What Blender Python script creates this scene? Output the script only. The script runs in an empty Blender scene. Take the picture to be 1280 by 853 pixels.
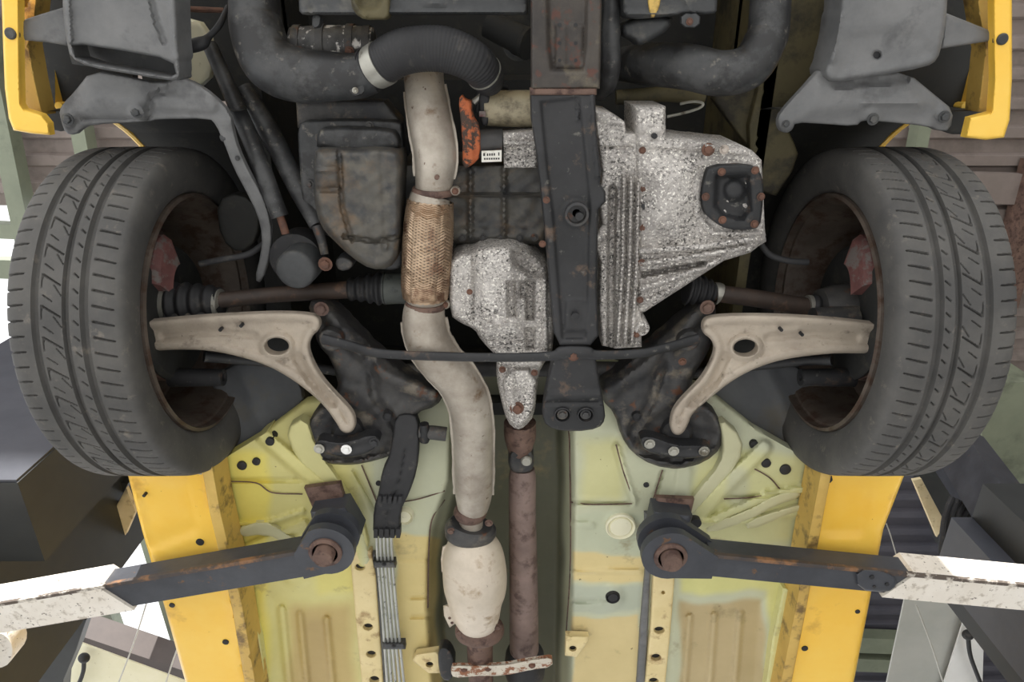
import bpy, math, random
import numpy as np
from mathutils import Vector, Matrix
from mathutils.geometry import delaunay_2d_cdt
random.seed(7); rng = np.random.default_rng(7)
S = bpy.context.scene
C = S.collection

# ---------------------------------------------------------------- camera, world, light, exposure
Z0 = 1.75                                    # height of the tyres' lowest point above the workshop floor
F_PX, TILT = 860.0, 0.4149                   # focal length for a 1280 px wide frame, lean towards the car's tail
CAM = np.array([0.0, -0.476, Z0 - 0.902])
FW = np.array([0.0, math.sin(TILT), math.cos(TILT)])
DN = np.array([0.0, math.cos(TILT), -math.sin(TILT)])
cd = bpy.data.cameras.new('camera'); cam = bpy.data.objects.new('camera', cd); C.objects.link(cam)
cd.sensor_fit = 'HORIZONTAL'; cd.sensor_width = 36.0; cd.lens = F_PX / 1280 * 36.0; cd.clip_start = 0.02
cam.matrix_world = Matrix(((1, 0, 0, CAM[0]), (0, -DN[1], -FW[1], CAM[1]), (0, -DN[2], -FW[2], CAM[2]), (0, 0, 0, 1)))
S.camera = cam
W = bpy.data.worlds.new('sky'); S.world = W; W.use_nodes = True
W.node_tree.nodes['Background'].inputs['Color'].default_value = (0.97, 0.985, 1.0, 1)
W.node_tree.nodes['Background'].inputs['Strength'].default_value = 1.0
sd = bpy.data.lights.new('sun', 'SUN'); sd.energy = 5.0; sd.angle = math.radians(1.2); sd.color = (1, .975, .94)
sun = bpy.data.objects.new('sun', sd); C.objects.link(sun)
sun.rotation_euler = Vector((0.12, 1.0, -0.74)).to_track_quat('-Z', 'Y').to_euler()   # from the open front, onto the forecourt and floor
S.view_settings.view_transform = 'Standard'; S.view_settings.look = 'None'
S.view_settings.exposure = 0.9; S.view_settings.gamma = 1.0; S.view_settings.use_curve_mapping = False
S.cycles.max_bounces = 8; S.cycles.diffuse_bounces = 5; S.cycles.use_denoising = True

# ---------------------------------------------------------------- pixel <-> place
def U(px, py, h):
    """a sight line of the photograph met at height h above the tyres' lowest point"""
    px, py, h = np.broadcast_arrays(np.asarray(px, float), np.asarray(py, float), np.asarray(h, float))
    a = (px - 640) / F_PX; b = (py - 426.5) / F_PX
    dx = a; dy = FW[1] + b * DN[1]; dz = FW[2] + b * DN[2]
    s = (h + Z0 - CAM[2]) / dz
    return np.stack([CAM[0] + s * dx, CAM[1] + s * dy, CAM[2] + s * dz], -1)
def depth(P): return (np.asarray(P) - CAM) @ FW
def mpp(px, py, h): return float(depth(U(px, py, h))) / F_PX       # metres per pixel there

# ---------------------------------------------------------------- materials
MATS = {}
def lin(c):
    c = [x / 255 for x in c]
    return tuple(x / 12.92 if x <= .04045 else ((x + .055) / 1.055) ** 2.4 for x in c) + (1,)
def mat(name, a, b, spot=None, scale=8, spots=(0.62, 0.70), spot_scale=30, rough=.6, rough2=None, metal=0, bump=.15, bump_scale=60, detail=6, spot2=None, spots2=(.66, .72), spot2_scale=90, col=False, ramp=(.35, .65), mask=None, grime=-.055, spec=.5, dist=.004):
    spots = (spots[0] + grime, spots[1] + grime); spots2 = (spots2[0] + grime, spots2[1] + grime)
    m = bpy.data.materials.new(name); m.use_nodes = True; nt = m.node_tree; N = nt.nodes; L = nt.links
    bs = N['Principled BSDF']; bs.inputs['Metallic'].default_value = metal; bs.inputs['Roughness'].default_value = rough
    bs.inputs['Specular IOR Level'].default_value = spec
    tc = N.new('ShaderNodeNewGeometry')
    def noise(sc, de=6, ro=.66):
        n = N.new('ShaderNodeTexNoise'); n.inputs['Scale'].default_value = sc; n.inputs['Detail'].default_value = de; n.inputs['Roughness'].default_value = ro
        L.new(tc.outputs['Position'], n.inputs['Vector']); return n
    def ramp_(src, p0, p1, c0=(0, 0, 0, 1), c1=(1, 1, 1, 1)):
        r = N.new('ShaderNodeValToRGB'); r.color_ramp.elements[0].position = p0; r.color_ramp.elements[1].position = p1
        r.color_ramp.elements[0].color = c0; r.color_ramp.elements[1].color = c1
        L.new(src, r.inputs['Fac']); return r
    def mix(f, A, B, mode='MIX'):
        x = N.new('ShaderNodeMix'); x.data_type = 'RGBA'; x.blend_type = mode
        if isinstance(f, float): x.inputs['Factor'].default_value = f
        else: L.new(f, x.inputs['Factor'])
        for s, v in ((6, A), (7, B)):
            if isinstance(v, tuple): x.inputs[s].default_value = v
            else: L.new(v, x.inputs[s])
        return x.outputs[2]
    n1 = noise(scale, detail)
    cur = ramp_(n1.outputs['Fac'], ramp[0], ramp[1], lin(a), lin(b)).outputs['Color']
    if col:
        at = N.new('ShaderNodeAttribute'); at.attribute_name = 'paint'
        cur = mix(.85, cur, at.outputs['Color'])
        cur = mix(.35, cur, ramp_(n1.outputs['Fac'], .3, .7, (.72, .70, .66, 1), (1, 1, 1, 1)).outputs['Color'], 'MULTIPLY')
    if spot:
        n2 = noise(spot_scale, 5, .65); fac = ramp_(n2.outputs['Fac'], *spots).outputs['Color']
        if mask: fac = mix(1.0, fac, ramp_(noise(mask, 3).outputs['Fac'], .38, .60, (.25, .25, .25, 1)).outputs['Color'], 'MULTIPLY')
        cur = mix(fac, cur, lin(spot))
    if spot2:
        n3 = noise(spot2_scale, 4, .6); cur = mix(ramp_(n3.outputs['Fac'], *spots2).outputs['Color'], cur, lin(spot2))
    L.new(cur, bs.inputs['Base Color'])
    if rough2 is not None:
        mr = N.new('ShaderNodeMapRange'); mr.inputs['To Min'].default_value = rough; mr.inputs['To Max'].default_value = rough2
        mr.inputs['From Min'].default_value = .35; mr.inputs['From Max'].default_value = .65
        L.new(n1.outputs['Fac'], mr.inputs['Value']); L.new(mr.outputs['Result'], bs.inputs['Roughness'])
    if bump:
        nb = noise(bump_scale, 5, .6); bp = N.new('ShaderNodeBump'); bp.inputs['Strength'].default_value = bump; bp.inputs['Distance'].default_value = dist
        L.new(nb.outputs['Fac'], bp.inputs['Height']); L.new(bp.outputs['Normal'], bs.inputs['Normal'])
    MATS[name] = m; return m
mat('rubber_tyre', (70, 69, 68), (88, 86, 83), spot=(112, 106, 98), spots=(.66, .8), spot_scale=40, rough=.75, bump=.1, bump_scale=200, scale=12)
mat('rubber_black', (30, 30, 32), (44, 44, 46), spot=(74, 70, 66), spots=(.64, .8), rough=.65, bump=.15)
mat('plastic_grey', (96, 97, 98), (118, 118, 118), spot=(84, 84, 85), spots=(.6, .75), spot_scale=14, rough=.62, scale=10, bump=.12, bump_scale=140)
mat('plastic_dark', (44, 46, 48), (70, 71, 72), spot=(92, 90, 84), spots=(.6, .75), spot_scale=22, rough=.55, scale=12)
mat('duct_dark', (44, 46, 48), (72, 72, 72), spot=(38, 38, 39), spots=(.5, .62), spot_scale=20, rough=.5, scale=14, spot2=(110, 106, 98), spots2=(.66, .78), spot2_scale=55)
mat('steel_black', (28, 29, 31), (46, 46, 48), spot=(96, 78, 64), spots=(.64, .78), spot_scale=26, rough=.55, scale=9, bump=.18, bump_scale=90, spot2=(104, 102, 96), spots2=(.68, .8), spot2_scale=60)
mat('steel_greasy', (40, 41, 44), (76, 74, 72), spot=(112, 104, 92), spots=(.6, .74), spot_scale=18, rough=.55, scale=12, spot2=(92, 60, 42), spots2=(.66, .74), spot2_scale=40, bump=.3, bump_scale=60)
mat('oil_pan', (64, 63, 61), (92, 88, 80), spot=(112, 90, 66), spots=(.56, .80), spot_scale=16, rough=.5, scale=12, spot2=(50, 51, 53), spots2=(.52, .74), spot2_scale=30, bump=.2)
mat('alloy_speckled', (150, 145, 141), (198, 193, 188), grime=0, mask=16, spot=(66, 64, 62), spots=(.50, .58), spot_scale=200, rough=.6, scale=10, spot2=(238, 234, 226), spots2=(.56, .63), spot2_scale=260, bump=.4, bump_scale=150, metal=.1)
mat('alloy_plain', (168, 156, 146), (194, 184, 174), spot=(96, 90, 84), spots=(.64, .74), spot_scale=60, rough=.55, metal=.15, bump=.2)
mat('arm_cast', (162, 150, 136), (186, 174, 158), grime=-.02, spot=(120, 110, 98), spots=(.6, .74), spot_scale=30, rough=.6, scale=12, bump=.25, bump_scale=160, spot2=(96, 88, 78), spots2=(.7, .76), spot2_scale=120)
mat('exhaust', (146, 136, 124), (188, 180, 168), grime=-.005, spot=(112, 88, 64), spots=(.6, .74), spot_scale=26, rough=.45, metal=.35, scale=12, spot2=(86, 66, 52), spots2=(.68, .74), spot2_scale=70, bump=.15)
mat('cat_shield', (196, 184, 166), (220, 208, 192), grime=-.02, spot=(164, 142, 114), spots=(.58, .72), spot_scale=20, rough=.5, metal=.2, scale=10, bump=.12, spot2=(110, 88, 70), spots2=(.72, .77), spot2_scale=80)
mat('rust_brown', (88, 68, 60), (116, 92, 80), spot=(70, 50, 44), spots=(.56, .68), spot_scale=40, rough=.7, scale=16, bump=.3, bump_scale=120)
mat('rust_orange', (164, 84, 48), (186, 104, 64), spot=(72, 58, 50), spots=(.53, .60), spot_scale=60, rough=.8, scale=40, bump=.4, bump_scale=160)
mat('rust_bolt', (82, 58, 48), (112, 78, 62), rough=.75, scale=60, bump=.2)
mat('zinc', (150, 148, 140), (190, 188, 178), spot=(110, 104, 92), rough=.4, metal=.6, bump=.05)
mat('pipe_line', (168, 170, 166), (206, 206, 200), spot=(104, 104, 100), spots=(.66, .72), spot_scale=70, rough=.35, metal=.5, bump=.05)
mat('shaft', (112, 94, 88), (138, 118, 110), spot=(88, 70, 64), spots=(.56, .7), spot_scale=30, rough=.6, scale=10, bump=.15)
mat('yellow_paint', (248, 196, 70), (252, 208, 92), grime=-.02, spot=(208, 158, 62), spots=(.62, .78), spot_scale=9, rough=.35, scale=5, bump=.03, spot2=(142, 96, 40), spots2=(.74, .78), spot2_scale=50)
mat('yellow_dull_shaded', (196, 160, 82), (214, 180, 98), spot=(120, 96, 56), spots=(.58, .72), spot_scale=22, rough=.5, scale=8, bump=.05)  # duller yellow, on the bumper return it carries painted shade
mat('floor_paint', (206, 204, 150), (222, 218, 168), grime=-.02, spot=(146, 132, 96), spots=(.64, .8), spot_scale=9, rough=.5, scale=7, bump=.06, col=True, spot2=(120, 102, 70), spots2=(.73, .77), spot2_scale=60)
mat('cream_rail', (220, 200, 146), (232, 214, 164), spot=(170, 142, 98), spots=(.6, .74), spot_scale=26, rough=.55, scale=10, bump=.08)
mat('tunnel_dark', (70, 74, 72), (98, 102, 96), spot=(56, 58, 58), rough=.6, scale=8)
mat('bay_dark', (30, 31, 31), (44, 44, 42), spot=(58, 56, 50), spots=(.62, .76), rough=.75, scale=6)
mat('bay_olive', (78, 72, 50), (98, 90, 62), spot=(48, 44, 34), spots=(.54, .68), spot_scale=12, rough=.7, scale=8)
mat('liner', (82, 84, 88), (100, 102, 104), spot=(96, 92, 84), spots=(.6, .76), spot_scale=8, rough=.7, scale=6)
mat('braid', (156, 132, 110), (190, 166, 140), spot=(120, 92, 74), spots=(.58, .7), spot_scale=30, rough=.36, metal=.7, scale=14, bump=.1)
mat('lift_white', (226, 218, 206), (238, 232, 222), spot=(104, 94, 84), spots=(.66, .69), spot_scale=95, rough=.55, scale=12, bump=.1, grime=-.03, spot2=(188, 178, 164), spots2=(.58, .72), spot2_scale=60)
mat('chipped', (92, 82, 74), (210, 202, 190), rough=.6, scale=30, bump=.2, ramp=(.48, .58))
mat('lift_dark', (52, 54, 60), (68, 70, 76), spot=(104, 76, 52), spots=(.70, .76), spot_scale=34, rough=.45, scale=9, bump=.08)
mat('post_dark', (36, 38, 39), (48, 50, 50), rough=.5, scale=5, bump=.03)
mat('post_lit_slate', (62, 65, 73), (76, 78, 86), rough=.45, scale=5, bump=.03)  # lighter slate, puts the light on the carriage front into the colour
mat('cream_panel', (226, 222, 190), (236, 232, 206), spot=(170, 160, 120), spots=(.68, .8), rough=.5, scale=4, bump=.02)
mat('cream_wood', (206, 188, 146), (222, 206, 168), spot=(150, 130, 96), spots=(.62, .76), spot_scale=30, rough=.6, scale=8, bump=.1)
mat('white_plate', (240, 240, 238), (248, 248, 246), rough=.4, bump=.02)
mat('roof_brown', (126, 115, 109), (146, 134, 128), spot=(108, 98, 92), spots=(.56, .74), spot_scale=3, rough=.7, scale=2, bump=.02)
mat('roof_shaded', (70, 70, 80), (88, 86, 94), rough=.7, scale=2, bump=.02)  # darker copy of the roof colour, shade painted in
mat('beam_green', (116, 122, 104), (132, 138, 118), spot=(94, 98, 84), spots=(.6, .76), spot_scale=4, rough=.5, scale=3, bump=.02)
mat('beam_brown', (64, 54, 50), (78, 67, 62), rough=.6, scale=3, bump=.03)
mat('concrete', (172, 173, 173), (190, 191, 192), spot=(136, 136, 136), spots=(.56, .74), spot_scale=1.5, rough=.8, scale=.8, bump=.05)
mat('cable_steel', (176, 174, 166), (200, 198, 190), rough=.4, metal=.3, bump=0)
mat('rim_steel', (82, 73, 66), (106, 95, 86), spot=(74, 56, 46), spots=(.54, .68), spot_scale=30, rough=.5, metal=.25, scale=14, bump=.2)
mat('grey_plate', (176, 178, 172), (190, 190, 184), rough=.5, scale=4, bump=.02)
mat('worn_edge', (58, 56, 58), (84, 70, 60), spot=(136, 98, 66), spots=(.56, .66), spot_scale=18, rough=.6, scale=20)
mat('shaft_dark', (54, 46, 42), (76, 62, 54), spot=(98, 76, 62), spots=(.6, .7), spot_scale=30, rough=.6, scale=14, bump=.2)
mat('mottled', (50, 50, 50), (96, 94, 92), spot=(206, 202, 196), spots=(.60, .66), spot_scale=50, rough=.5, scale=20, bump=.3, metal=.2)
mat('plate_brown', (46, 42, 40), (72, 66, 60), spot=(98, 90, 76), spots=(.6, .76), spot_scale=22, rough=.55, scale=12, spot2=(84, 52, 42), spots2=(.64, .72), spot2_scale=40, bump=.35, bump_scale=70)
mat('paper_white', (226, 224, 214), (236, 234, 226), spot=(200, 194, 180), rough=.6, scale=40, bump=0)
mat('ink', (40, 38, 36), (50, 48, 46), rough=.6, bump=0)
mat('red_rust', (100, 66, 64), (126, 84, 80), spot=(120, 112, 108), spots=(.54, .64), spot_scale=40, rough=.7, scale=30, bump=.2)
mat('starter_beige', (150, 140, 116), (176, 166, 140), spot=(96, 88, 72), spots=(.56, .7), spot_scale=24, rough=.5, metal=.2, scale=10)
mat('bracket_white', (196, 188, 172), (214, 206, 192), spot=(140, 92, 64), spots=(.53, .60), spot_scale=50, rough=.7, scale=12, bump=.2)

# ---------------------------------------------------------------- mesh helpers
WO = {}                                                        # where each object's origin is in the world
def link(o, parent, org):
    C.objects.link(o); WO[o.name] = np.array(org, float)
    if parent is not None:
        o.parent = parent; o.location = Vector(np.array(org) - WO[parent.name])
    else: o.location = Vector(org)
    return o
def tag(o, label=None, cat=None, group=None, kind=None):
    for k, v in (('label', label), ('category', cat), ('group', group), ('kind', kind)):
        if v: o[k] = v
    return o
def empty(name, org, parent=None, label=None, cat=None, group=None):
    o = bpy.data.objects.new(name, None); o.empty_display_size = .05
    return tag(link(o, parent, org), label, cat, group)
def build(name, V, Fc, m, parent=None, label=None, smooth=40, cols=None, cat=None, kind=None, group=None):
    V = np.asarray(V, float); org = (V.min(0) + V.max(0)) / 2
    me = bpy.data.meshes.new(name); me.from_pydata((V - org).tolist(), [], Fc)
    import bmesh
    bm = bmesh.new(); bm.from_mesh(me); bmesh.ops.recalc_face_normals(bm, faces=bm.faces); bm.to_mesh(me); bm.free()
    me.update()
    if smooth:
        me.polygons.foreach_set('use_smooth', [True] * len(me.polygons)); me.set_sharp_from_angle(angle=math.radians(smooth))
    if cols is not None:
        at = me.color_attributes.new('paint', 'FLOAT_COLOR', 'POINT')
        at.data.foreach_set('color', np.concatenate([np.asarray(cols, np.float32), np.ones((len(V), 1), np.float32)], 1).ravel())
    me.materials.append(MATS[m])
    return tag(link(bpy.data.objects.new(name, me), parent, org), label, cat, group, kind)
def chaikin(p, it=1, closed=True):
    p = np.asarray(p, float)
    for _ in range(it):
        q = np.roll(p, -1, 0) if closed else p[1:]
        a = p if closed else p[:-1]
        n = np.empty((2 * len(a), p.shape[1])); n[0::2] = .75 * a + .25 * q; n[1::2] = .25 * a + .75 * q
        p = n if closed else np.concatenate([p[:1], n, p[-1:]])
    return p
def densify(p, step, closed=True):
    p = np.asarray(p, float); out = []
    for i in range(len(p) if closed else len(p) - 1):
        a, b = p[i], p[(i + 1) % len(p)]; k = max(1, int(np.hypot(*(b - a)[:2]) / step + .5))
        out += [a + (b - a) * t / k for t in range(k)]
    if not closed: out.append(p[-1])
    return np.array(out)
def segd(P, path, closed=False):
    """distance of points P to a polyline"""
    path = np.asarray(path, float); A = path if closed else path[:-1]; B = np.roll(path, -1, 0) if closed else path[1:]
    best = np.full(len(P), 1e9)
    for a, b in zip(A, B):
        d = b - a; t = np.clip(((P - a) @ d) / max(d @ d, 1e-9), 0, 1)
        best = np.minimum(best, np.hypot(*(P - a - t[:, None] * d).T))
    return best
def inside(P, poly):
    poly = np.asarray(poly, float); r = np.zeros(len(P), bool); j = len(poly) - 1
    for i in range(len(poly)):
        xi, yi = poly[i]; xj, yj = poly[j]
        c = ((yi > P[:, 1]) != (yj > P[:, 1])) & (P[:, 0] < (xj - xi) * (P[:, 1] - yi) / ((yj - yi) or 1e-9) + xi); r ^= c; j = i
    return r
def sst(x): x = np.clip(x, 0, 1); return x * x * (3 - 2 * x)
# relief features: functions of the points (photo scale) giving metres towards the ground
def ridge(path, w, a, soft=.5): return lambda P: a * sst((w - segd(P, path)) / (w * soft + 1e-6))
def region(poly, soft, a):
    def f(P):
        d = segd(P, poly, True); s = np.where(inside(P, poly), d, -d); return a * sst(s / soft * .5 + .5)
    return f
def bump(cx, cy, rx, a, ry=None, soft=.5):
    ry = ry or rx
    return lambda P: a * sst((1 - np.hypot((P[:, 0] - cx) / rx, (P[:, 1] - cy) / ry)) / soft)
def ell(cx, cy, rx, ry=None, n=18, rot=0):
    ry = ry or rx; c, s = math.cos(rot), math.sin(rot)
    return [(cx + rx * math.cos(t) * c - ry * math.sin(t) * s, cy + rx * math.cos(t) * s + ry * math.sin(t) * c) for t in np.linspace(0, 2 * math.pi, n, endpoint=False)]
def relief(name, outline, h, m, parent, t=.02, holes=(), feats=(), rnd=3, rdh=.006, rim=None, step=5, smooth=1, label=None, col=None, ang=50, lump=0.0, kind=None):
    """a pressed or cast panel seen from below: outline and holes in photo scale, h its height, feats its ribs, bosses and hollows"""
    ol = densify(chaikin(outline, smooth), step); hl = [densify(hh, step) for hh in holes]
    pts = list(ol); edges = []; n = len(ol); edges += [(i, (i + 1) % n) for i in range(n)]
    for hh in hl:
        s = len(pts); pts += list(hh); edges += [(s + i, s + (i + 1) % len(hh)) for i in range(len(hh))]
    lo, hi = ol.min(0), ol.max(0)
    gx, gy = np.meshgrid(np.arange(lo[0] + step / 2, hi[0], step), np.arange(lo[1] + step / 2, hi[1], step * .9))
    gx = gx + (np.arange(gx.shape[0]) % 2)[:, None] * step * .5
    G = np.stack([gx.ravel(), gy.ravel()], 1); ok = inside(G, ol) & (segd(G, ol, True) > step * .45)
    for hh in hl: ok &= ~inside(G, hh) & (segd(G, hh, True) > step * .4)
    G = G[ok]; pts += list(G)
    if rnd and step > 1.5:   # an extra loop just inside the edge keeps the rounding crisp
        for loop in [ol] + hl:
            nrm = np.roll(loop, -1, 0) - np.roll(loop, 1, 0); nrm = np.stack([-nrm[:, 1], nrm[:, 0]], 1); nrm /= np.maximum(np.hypot(*nrm.T), 1e-6)[:, None]
            rr = rnd if loop is ol else rnd / 1.6
            for k in (.35, .8):
                for sg in (1, -1):
                    q = loop + sg * nrm * rr * k; q = q[inside(q, ol)]; q = q[segd(q, ol, True) > rr * k * .8] if len(q) else q
                    for hh in hl:
                        if len(q): q = q[~inside(q, hh)]
                        if len(q): q = q[segd(q, hh, True) > rr * k * .8]
                    pts += list(q)
    r = delaunay_2d_cdt([Vector(p) for p in pts], edges, [], 0, 1e-4)
    P = np.array([tuple(v) for v in r[0]]); T = [tuple(f) for f in r[2]]
    cen = np.array([P[list(f)].mean(0) for f in T]); keep = inside(cen, ol)
    for hh in hl: keep &= ~inside(cen, hh)
    T = [f for f, k in zip(T, keep) if k]
    d = segd(P, ol, True)
    for hh in hl: d = np.minimum(d, segd(P, hh, True) * 1.6)
    hv = h(P[:, 0], P[:, 1]) if callable(h) else np.full(len(P), float(h))
    base = hv.copy()
    for f in feats: hv = hv - f(P)
    if rnd:
        e = np.clip(1 - d / rnd, 0, 1); hv = hv + rdh * (1 - np.sqrt(np.maximum(0, 1 - e * e)))
    if rim: hv = hv + rim[1] * sst((d - rim[0]) / (rim[0] * .6))
    if lump:
        q = P * .11; hv = hv + lump * (np.sin(q[:, 0] * 1.7 + 1.3 * np.sin(q[:, 1])) * np.sin(q[:, 1] * 2.1 + q[:, 0] * .6))
    V = U(P[:, 0], P[:, 1], hv)
    cnt = {}
    for f in T:
        for i in range(3):
            e = (f[i], f[(i + 1) % 3]); cnt[tuple(sorted(e))] = cnt.get(tuple(sorted(e)), 0) + 1
    be = [e for e, k in cnt.items() if k == 1]; bv = sorted({i for e in be for i in e}); idx = {v: len(V) + k for k, v in enumerate(bv)}
    up = V[bv].copy(); up[:, 2] = np.maximum(up[:, 2] + .001, Z0 + base[bv] + t)
    Fc = T + [(a, b, idx[b], idx[a]) for a, b in be]
    cols = None
    if col: cc = col(P); cols = np.concatenate([cc, cc[bv]])
    return build(name, np.concatenate([V, up]), Fc, m, parent, label, ang, cols, kind=kind)
def spline(p, k=6):
    p = np.asarray(p, float)
    if len(p) < 3: return np.array([p[0] + (p[-1] - p[0]) * t / k for t in range(k + 1)])
    q = np.concatenate([[2 * p[0] - p[1]], p, [2 * p[-1] - p[-2]]]); out = []
    for i in range(1, len(q) - 2):
        for t in np.arange(k) / k:
            out.append(.5 * (2 * q[i] + (q[i + 1] - q[i - 1]) * t + (2 * q[i - 1] - 5 * q[i] + 4 * q[i + 1] - q[i + 2]) * t * t + (3 * q[i] - q[i - 1] - 3 * q[i + 1] + q[i + 2]) * t ** 3))
    return np.array(out + [p[-1]])
def sweep(pos, rad, n=18, caps=True, squash=1.0, th0=0.0):
    pos = np.asarray(pos, float); N = len(pos); rad = np.broadcast_to(np.asarray(rad, float), (N,))
    tn = np.gradient(pos, axis=0); tn /= np.linalg.norm(tn, axis=1)[:, None]
    u = np.cross(tn[0], (0, 0, 1.0))
    if np.linalg.norm(u) < .05: u = np.cross(tn[0], (0, 1.0, 0))
    V = []; Fc = []
    ang = np.linspace(0, 2 * math.pi, n, endpoint=False) + th0
    for i in range(N):
        u = u - tn[i] * (u @ tn[i]); u /= np.linalg.norm(u); w = np.cross(tn[i], u)
        V += list(pos[i] + rad[i] * (np.cos(ang)[:, None] * u + squash * np.sin(ang)[:, None] * w))
    for i in range(N - 1):
        for j in range(n):
            k = (j + 1) % n; Fc.append((i * n + j, i * n + k, i * n + n + k, i * n + n + j))
    if caps: Fc += [tuple(range(n))[::-1], tuple(range((N - 1) * n, N * n))]
    return np.array(V), Fc
def pts3(p):
    """(px, py, h, radius px) -> places and radii"""
    p = np.asarray(p, float); P = U(p[:, 0], p[:, 1], p[:, 2]); return P, p[:, 3] * depth(P) / F_PX
def tube(name, p, m, parent, label=None, n=18, k=6, mod=None, squash=1.0, ang=40, caps=True, cat=None):
    q = spline(p, k)
    P, r = pts3(q)
    if mod is not None:
        s = np.concatenate([[0], np.cumsum(np.linalg.norm(np.diff(P, axis=0), axis=1))]); r = r * mod(s / s[-1])
    V, Fc = sweep(P, r, n, caps, squash); return build(name, V, Fc, m, parent, label, ang, cat=cat)
def join(parts):
    V = []; Fc = []
    for v, f in parts:
        o = len(V); V += list(v); Fc += [tuple(i + o for i in g) for g in f]
    return np.array(V), Fc
def lathe(px, py, h, prof, n=28, sides=None, axis=(0, 0, 1.0)):
    """solid of revolution hanging at a point; prof = (radius px, rise m) pairs"""
    c = U(px, py, h); k = mpp(px, py, h); n = sides or n
    ax = np.array(axis, float); ax /= np.linalg.norm(ax); u = np.cross(ax, (0, 1.0, 0.1)); u /= np.linalg.norm(u); w = np.cross(ax, u)
    ang = np.linspace(0, 2 * math.pi, n, endpoint=False); V = []; Fc = []
    for r, z in prof: V += list(c + ax * z + r * k * (np.cos(ang)[:, None] * u + np.sin(ang)[:, None] * w))
    for i in range(len(prof) - 1):
        for j in range(n): Fc.append((i * n + j, i * n + (j + 1) % n, i * n + n + (j + 1) % n, i * n + n + j))
    Fc += [tuple(range(n))[::-1], tuple(range((len(prof) - 1) * n, len(prof) * n))]
    return np.array(V), Fc
def disc(name, px, py, h, prof, m, parent, label=None, n=28, sides=None, axis=(0, 0, 1.0), ang=35):
    V, Fc = lathe(px, py, h, prof, n, sides, axis); return build(name, V, Fc, m, parent, label, ang)
BOLT = {}
def bolt(px, py, h, r, parent, m='rust_bolt', name='bolt', label=None):
    """hexagon head on a washer, its mesh shared by all bolts of a finish"""
    if (m, name) not in BOLT:
        V = []; Fc = []
        for rr, z, n, off in ((1.5, 0, 12, 0), (1.5, -.25, 12, 0)): V += [(rr * math.cos(t * math.pi / 6), rr * math.sin(t * math.pi / 6), z) for t in range(12)]
        Fc += [(j, (j + 1) % 12, 12 + (j + 1) % 12, 12 + j) for j in range(12)] + [tuple(range(12, 24))]
        for rr, z in ((1, -.25), (1, -.85), (.8, -1.0)): V += [(rr * math.cos(t * math.pi / 3), rr * math.sin(t * math.pi / 3), z) for t in range(6)]
        for i in (24, 30): Fc += [(i + j, i + (j + 1) % 6, i + 6 + (j + 1) % 6, i + 6 + j) for j in range(6)]
        Fc += [tuple(range(36, 42))]
        me = bpy.data.meshes.new(name); me.from_pydata(V, [], Fc); me.materials.append(MATS[m]); BOLT[(m, name)] = me
    o = bpy.data.objects.new(name, BOLT[(m, name)]); k = r * mpp(px, py, h)
    link(o, parent, U(px, py, h)); o.scale = (k, k, k); o.rotation_euler.z = random.random() * 3
    return tag(o, label)
def boxes(quads):
    """solids from (4 footprint points at one height, rise)"""
    out = []
    for q, t in quads:
        q = np.asarray(q, float); up = q + np.array([0, 0, t])
        out.append((np.concatenate([q, up]), [(0, 1, 2, 3), (7, 6, 5, 4)] + [(i, (i + 1) % 4, 4 + (i + 1) % 4, 4 + i) for i in range(4)]))
    return join(out)
def beam(A, B, w, hh, up=(0, 0, 1.0)):
    A, B = np.asarray(A, float), np.asarray(B, float); d = B - A; d /= np.linalg.norm(d)
    s = np.cross(d, up); s /= np.linalg.norm(s); u = np.cross(s, d)
    V = [P + s * a * w / 2 + u * b * hh / 2 for P in (A, B) for a, b in ((-1, -1), (1, -1), (1, 1), (-1, 1))]
    return np.array(V), [(0, 1, 2, 3), (7, 6, 5, 4)] + [(i, (i + 1) % 4, 4 + (i + 1) % 4, 4 + i) for i in range(4)]
def rod(name, A, B, r, m, parent=None, label=None, n=12, cat=None):
    V, Fc = sweep(np.array([A, (np.asarray(A) + B) / 2, B]), r, n); return build(name, V, Fc, m, parent, label, 40, cat=cat)
# ================================================================ the workshop
def struct(name, V, Fc, m, parent=None, smooth=0, label=None): return build(name, V, Fc, m, parent, label, smooth, kind=None if parent else 'structure')
def slab(x0, x1, y0, y1, z0, z1):
    return boxes([([(x0, y0, z0), (x1, y0, z0), (x1, y1, z0), (x0, y1, z0)], z1 - z0)])
tag(struct('floor', *slab(-14, 14, -16, 14, -.2, 0), 'concrete'), 'bare pale concrete workshop floor below the lifted car')
HR = 3.25                                                       # underside of the roof above the tyres' lowest point
def corrugated(x0, x1, y0, y1, z, pitch=.16, dep=.035):
    ys = []; zs = []; y = y0
    while y < y1:
        for dy, dz in ((0, 0), (.35, 0), (.45, 1), (.9, 1)): ys.append(y + dy * pitch); zs.append(z + dz * dep)
        y += pitch
    n = len(ys); V = [(x, a, b) for x in (x0, x1) for a, b in zip(ys, zs)]
    return np.array(V), [(i, i + 1, n + i + 1, n + i) for i in range(n - 1)]
ceil = struct('ceiling', *slab(-9, 9, -2.3, -2.2, Z0 + HR + .2, Z0 + HR + .3), 'beam_brown', label='corrugated brown metal roof on green purlins')
ye = float(U(0, 247, HR)[1])
xs = np.linspace(-7.5, -.3, 7)
for i in range(6):
    struct('roof_sheet', *corrugated(xs[i], xs[i + 1] + .03, -3.2, ye, Z0 + HR + .012 * (i % 2)), 'roof_brown', ceil)
xs = np.linspace(-.3, 7.5, 7)
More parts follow.
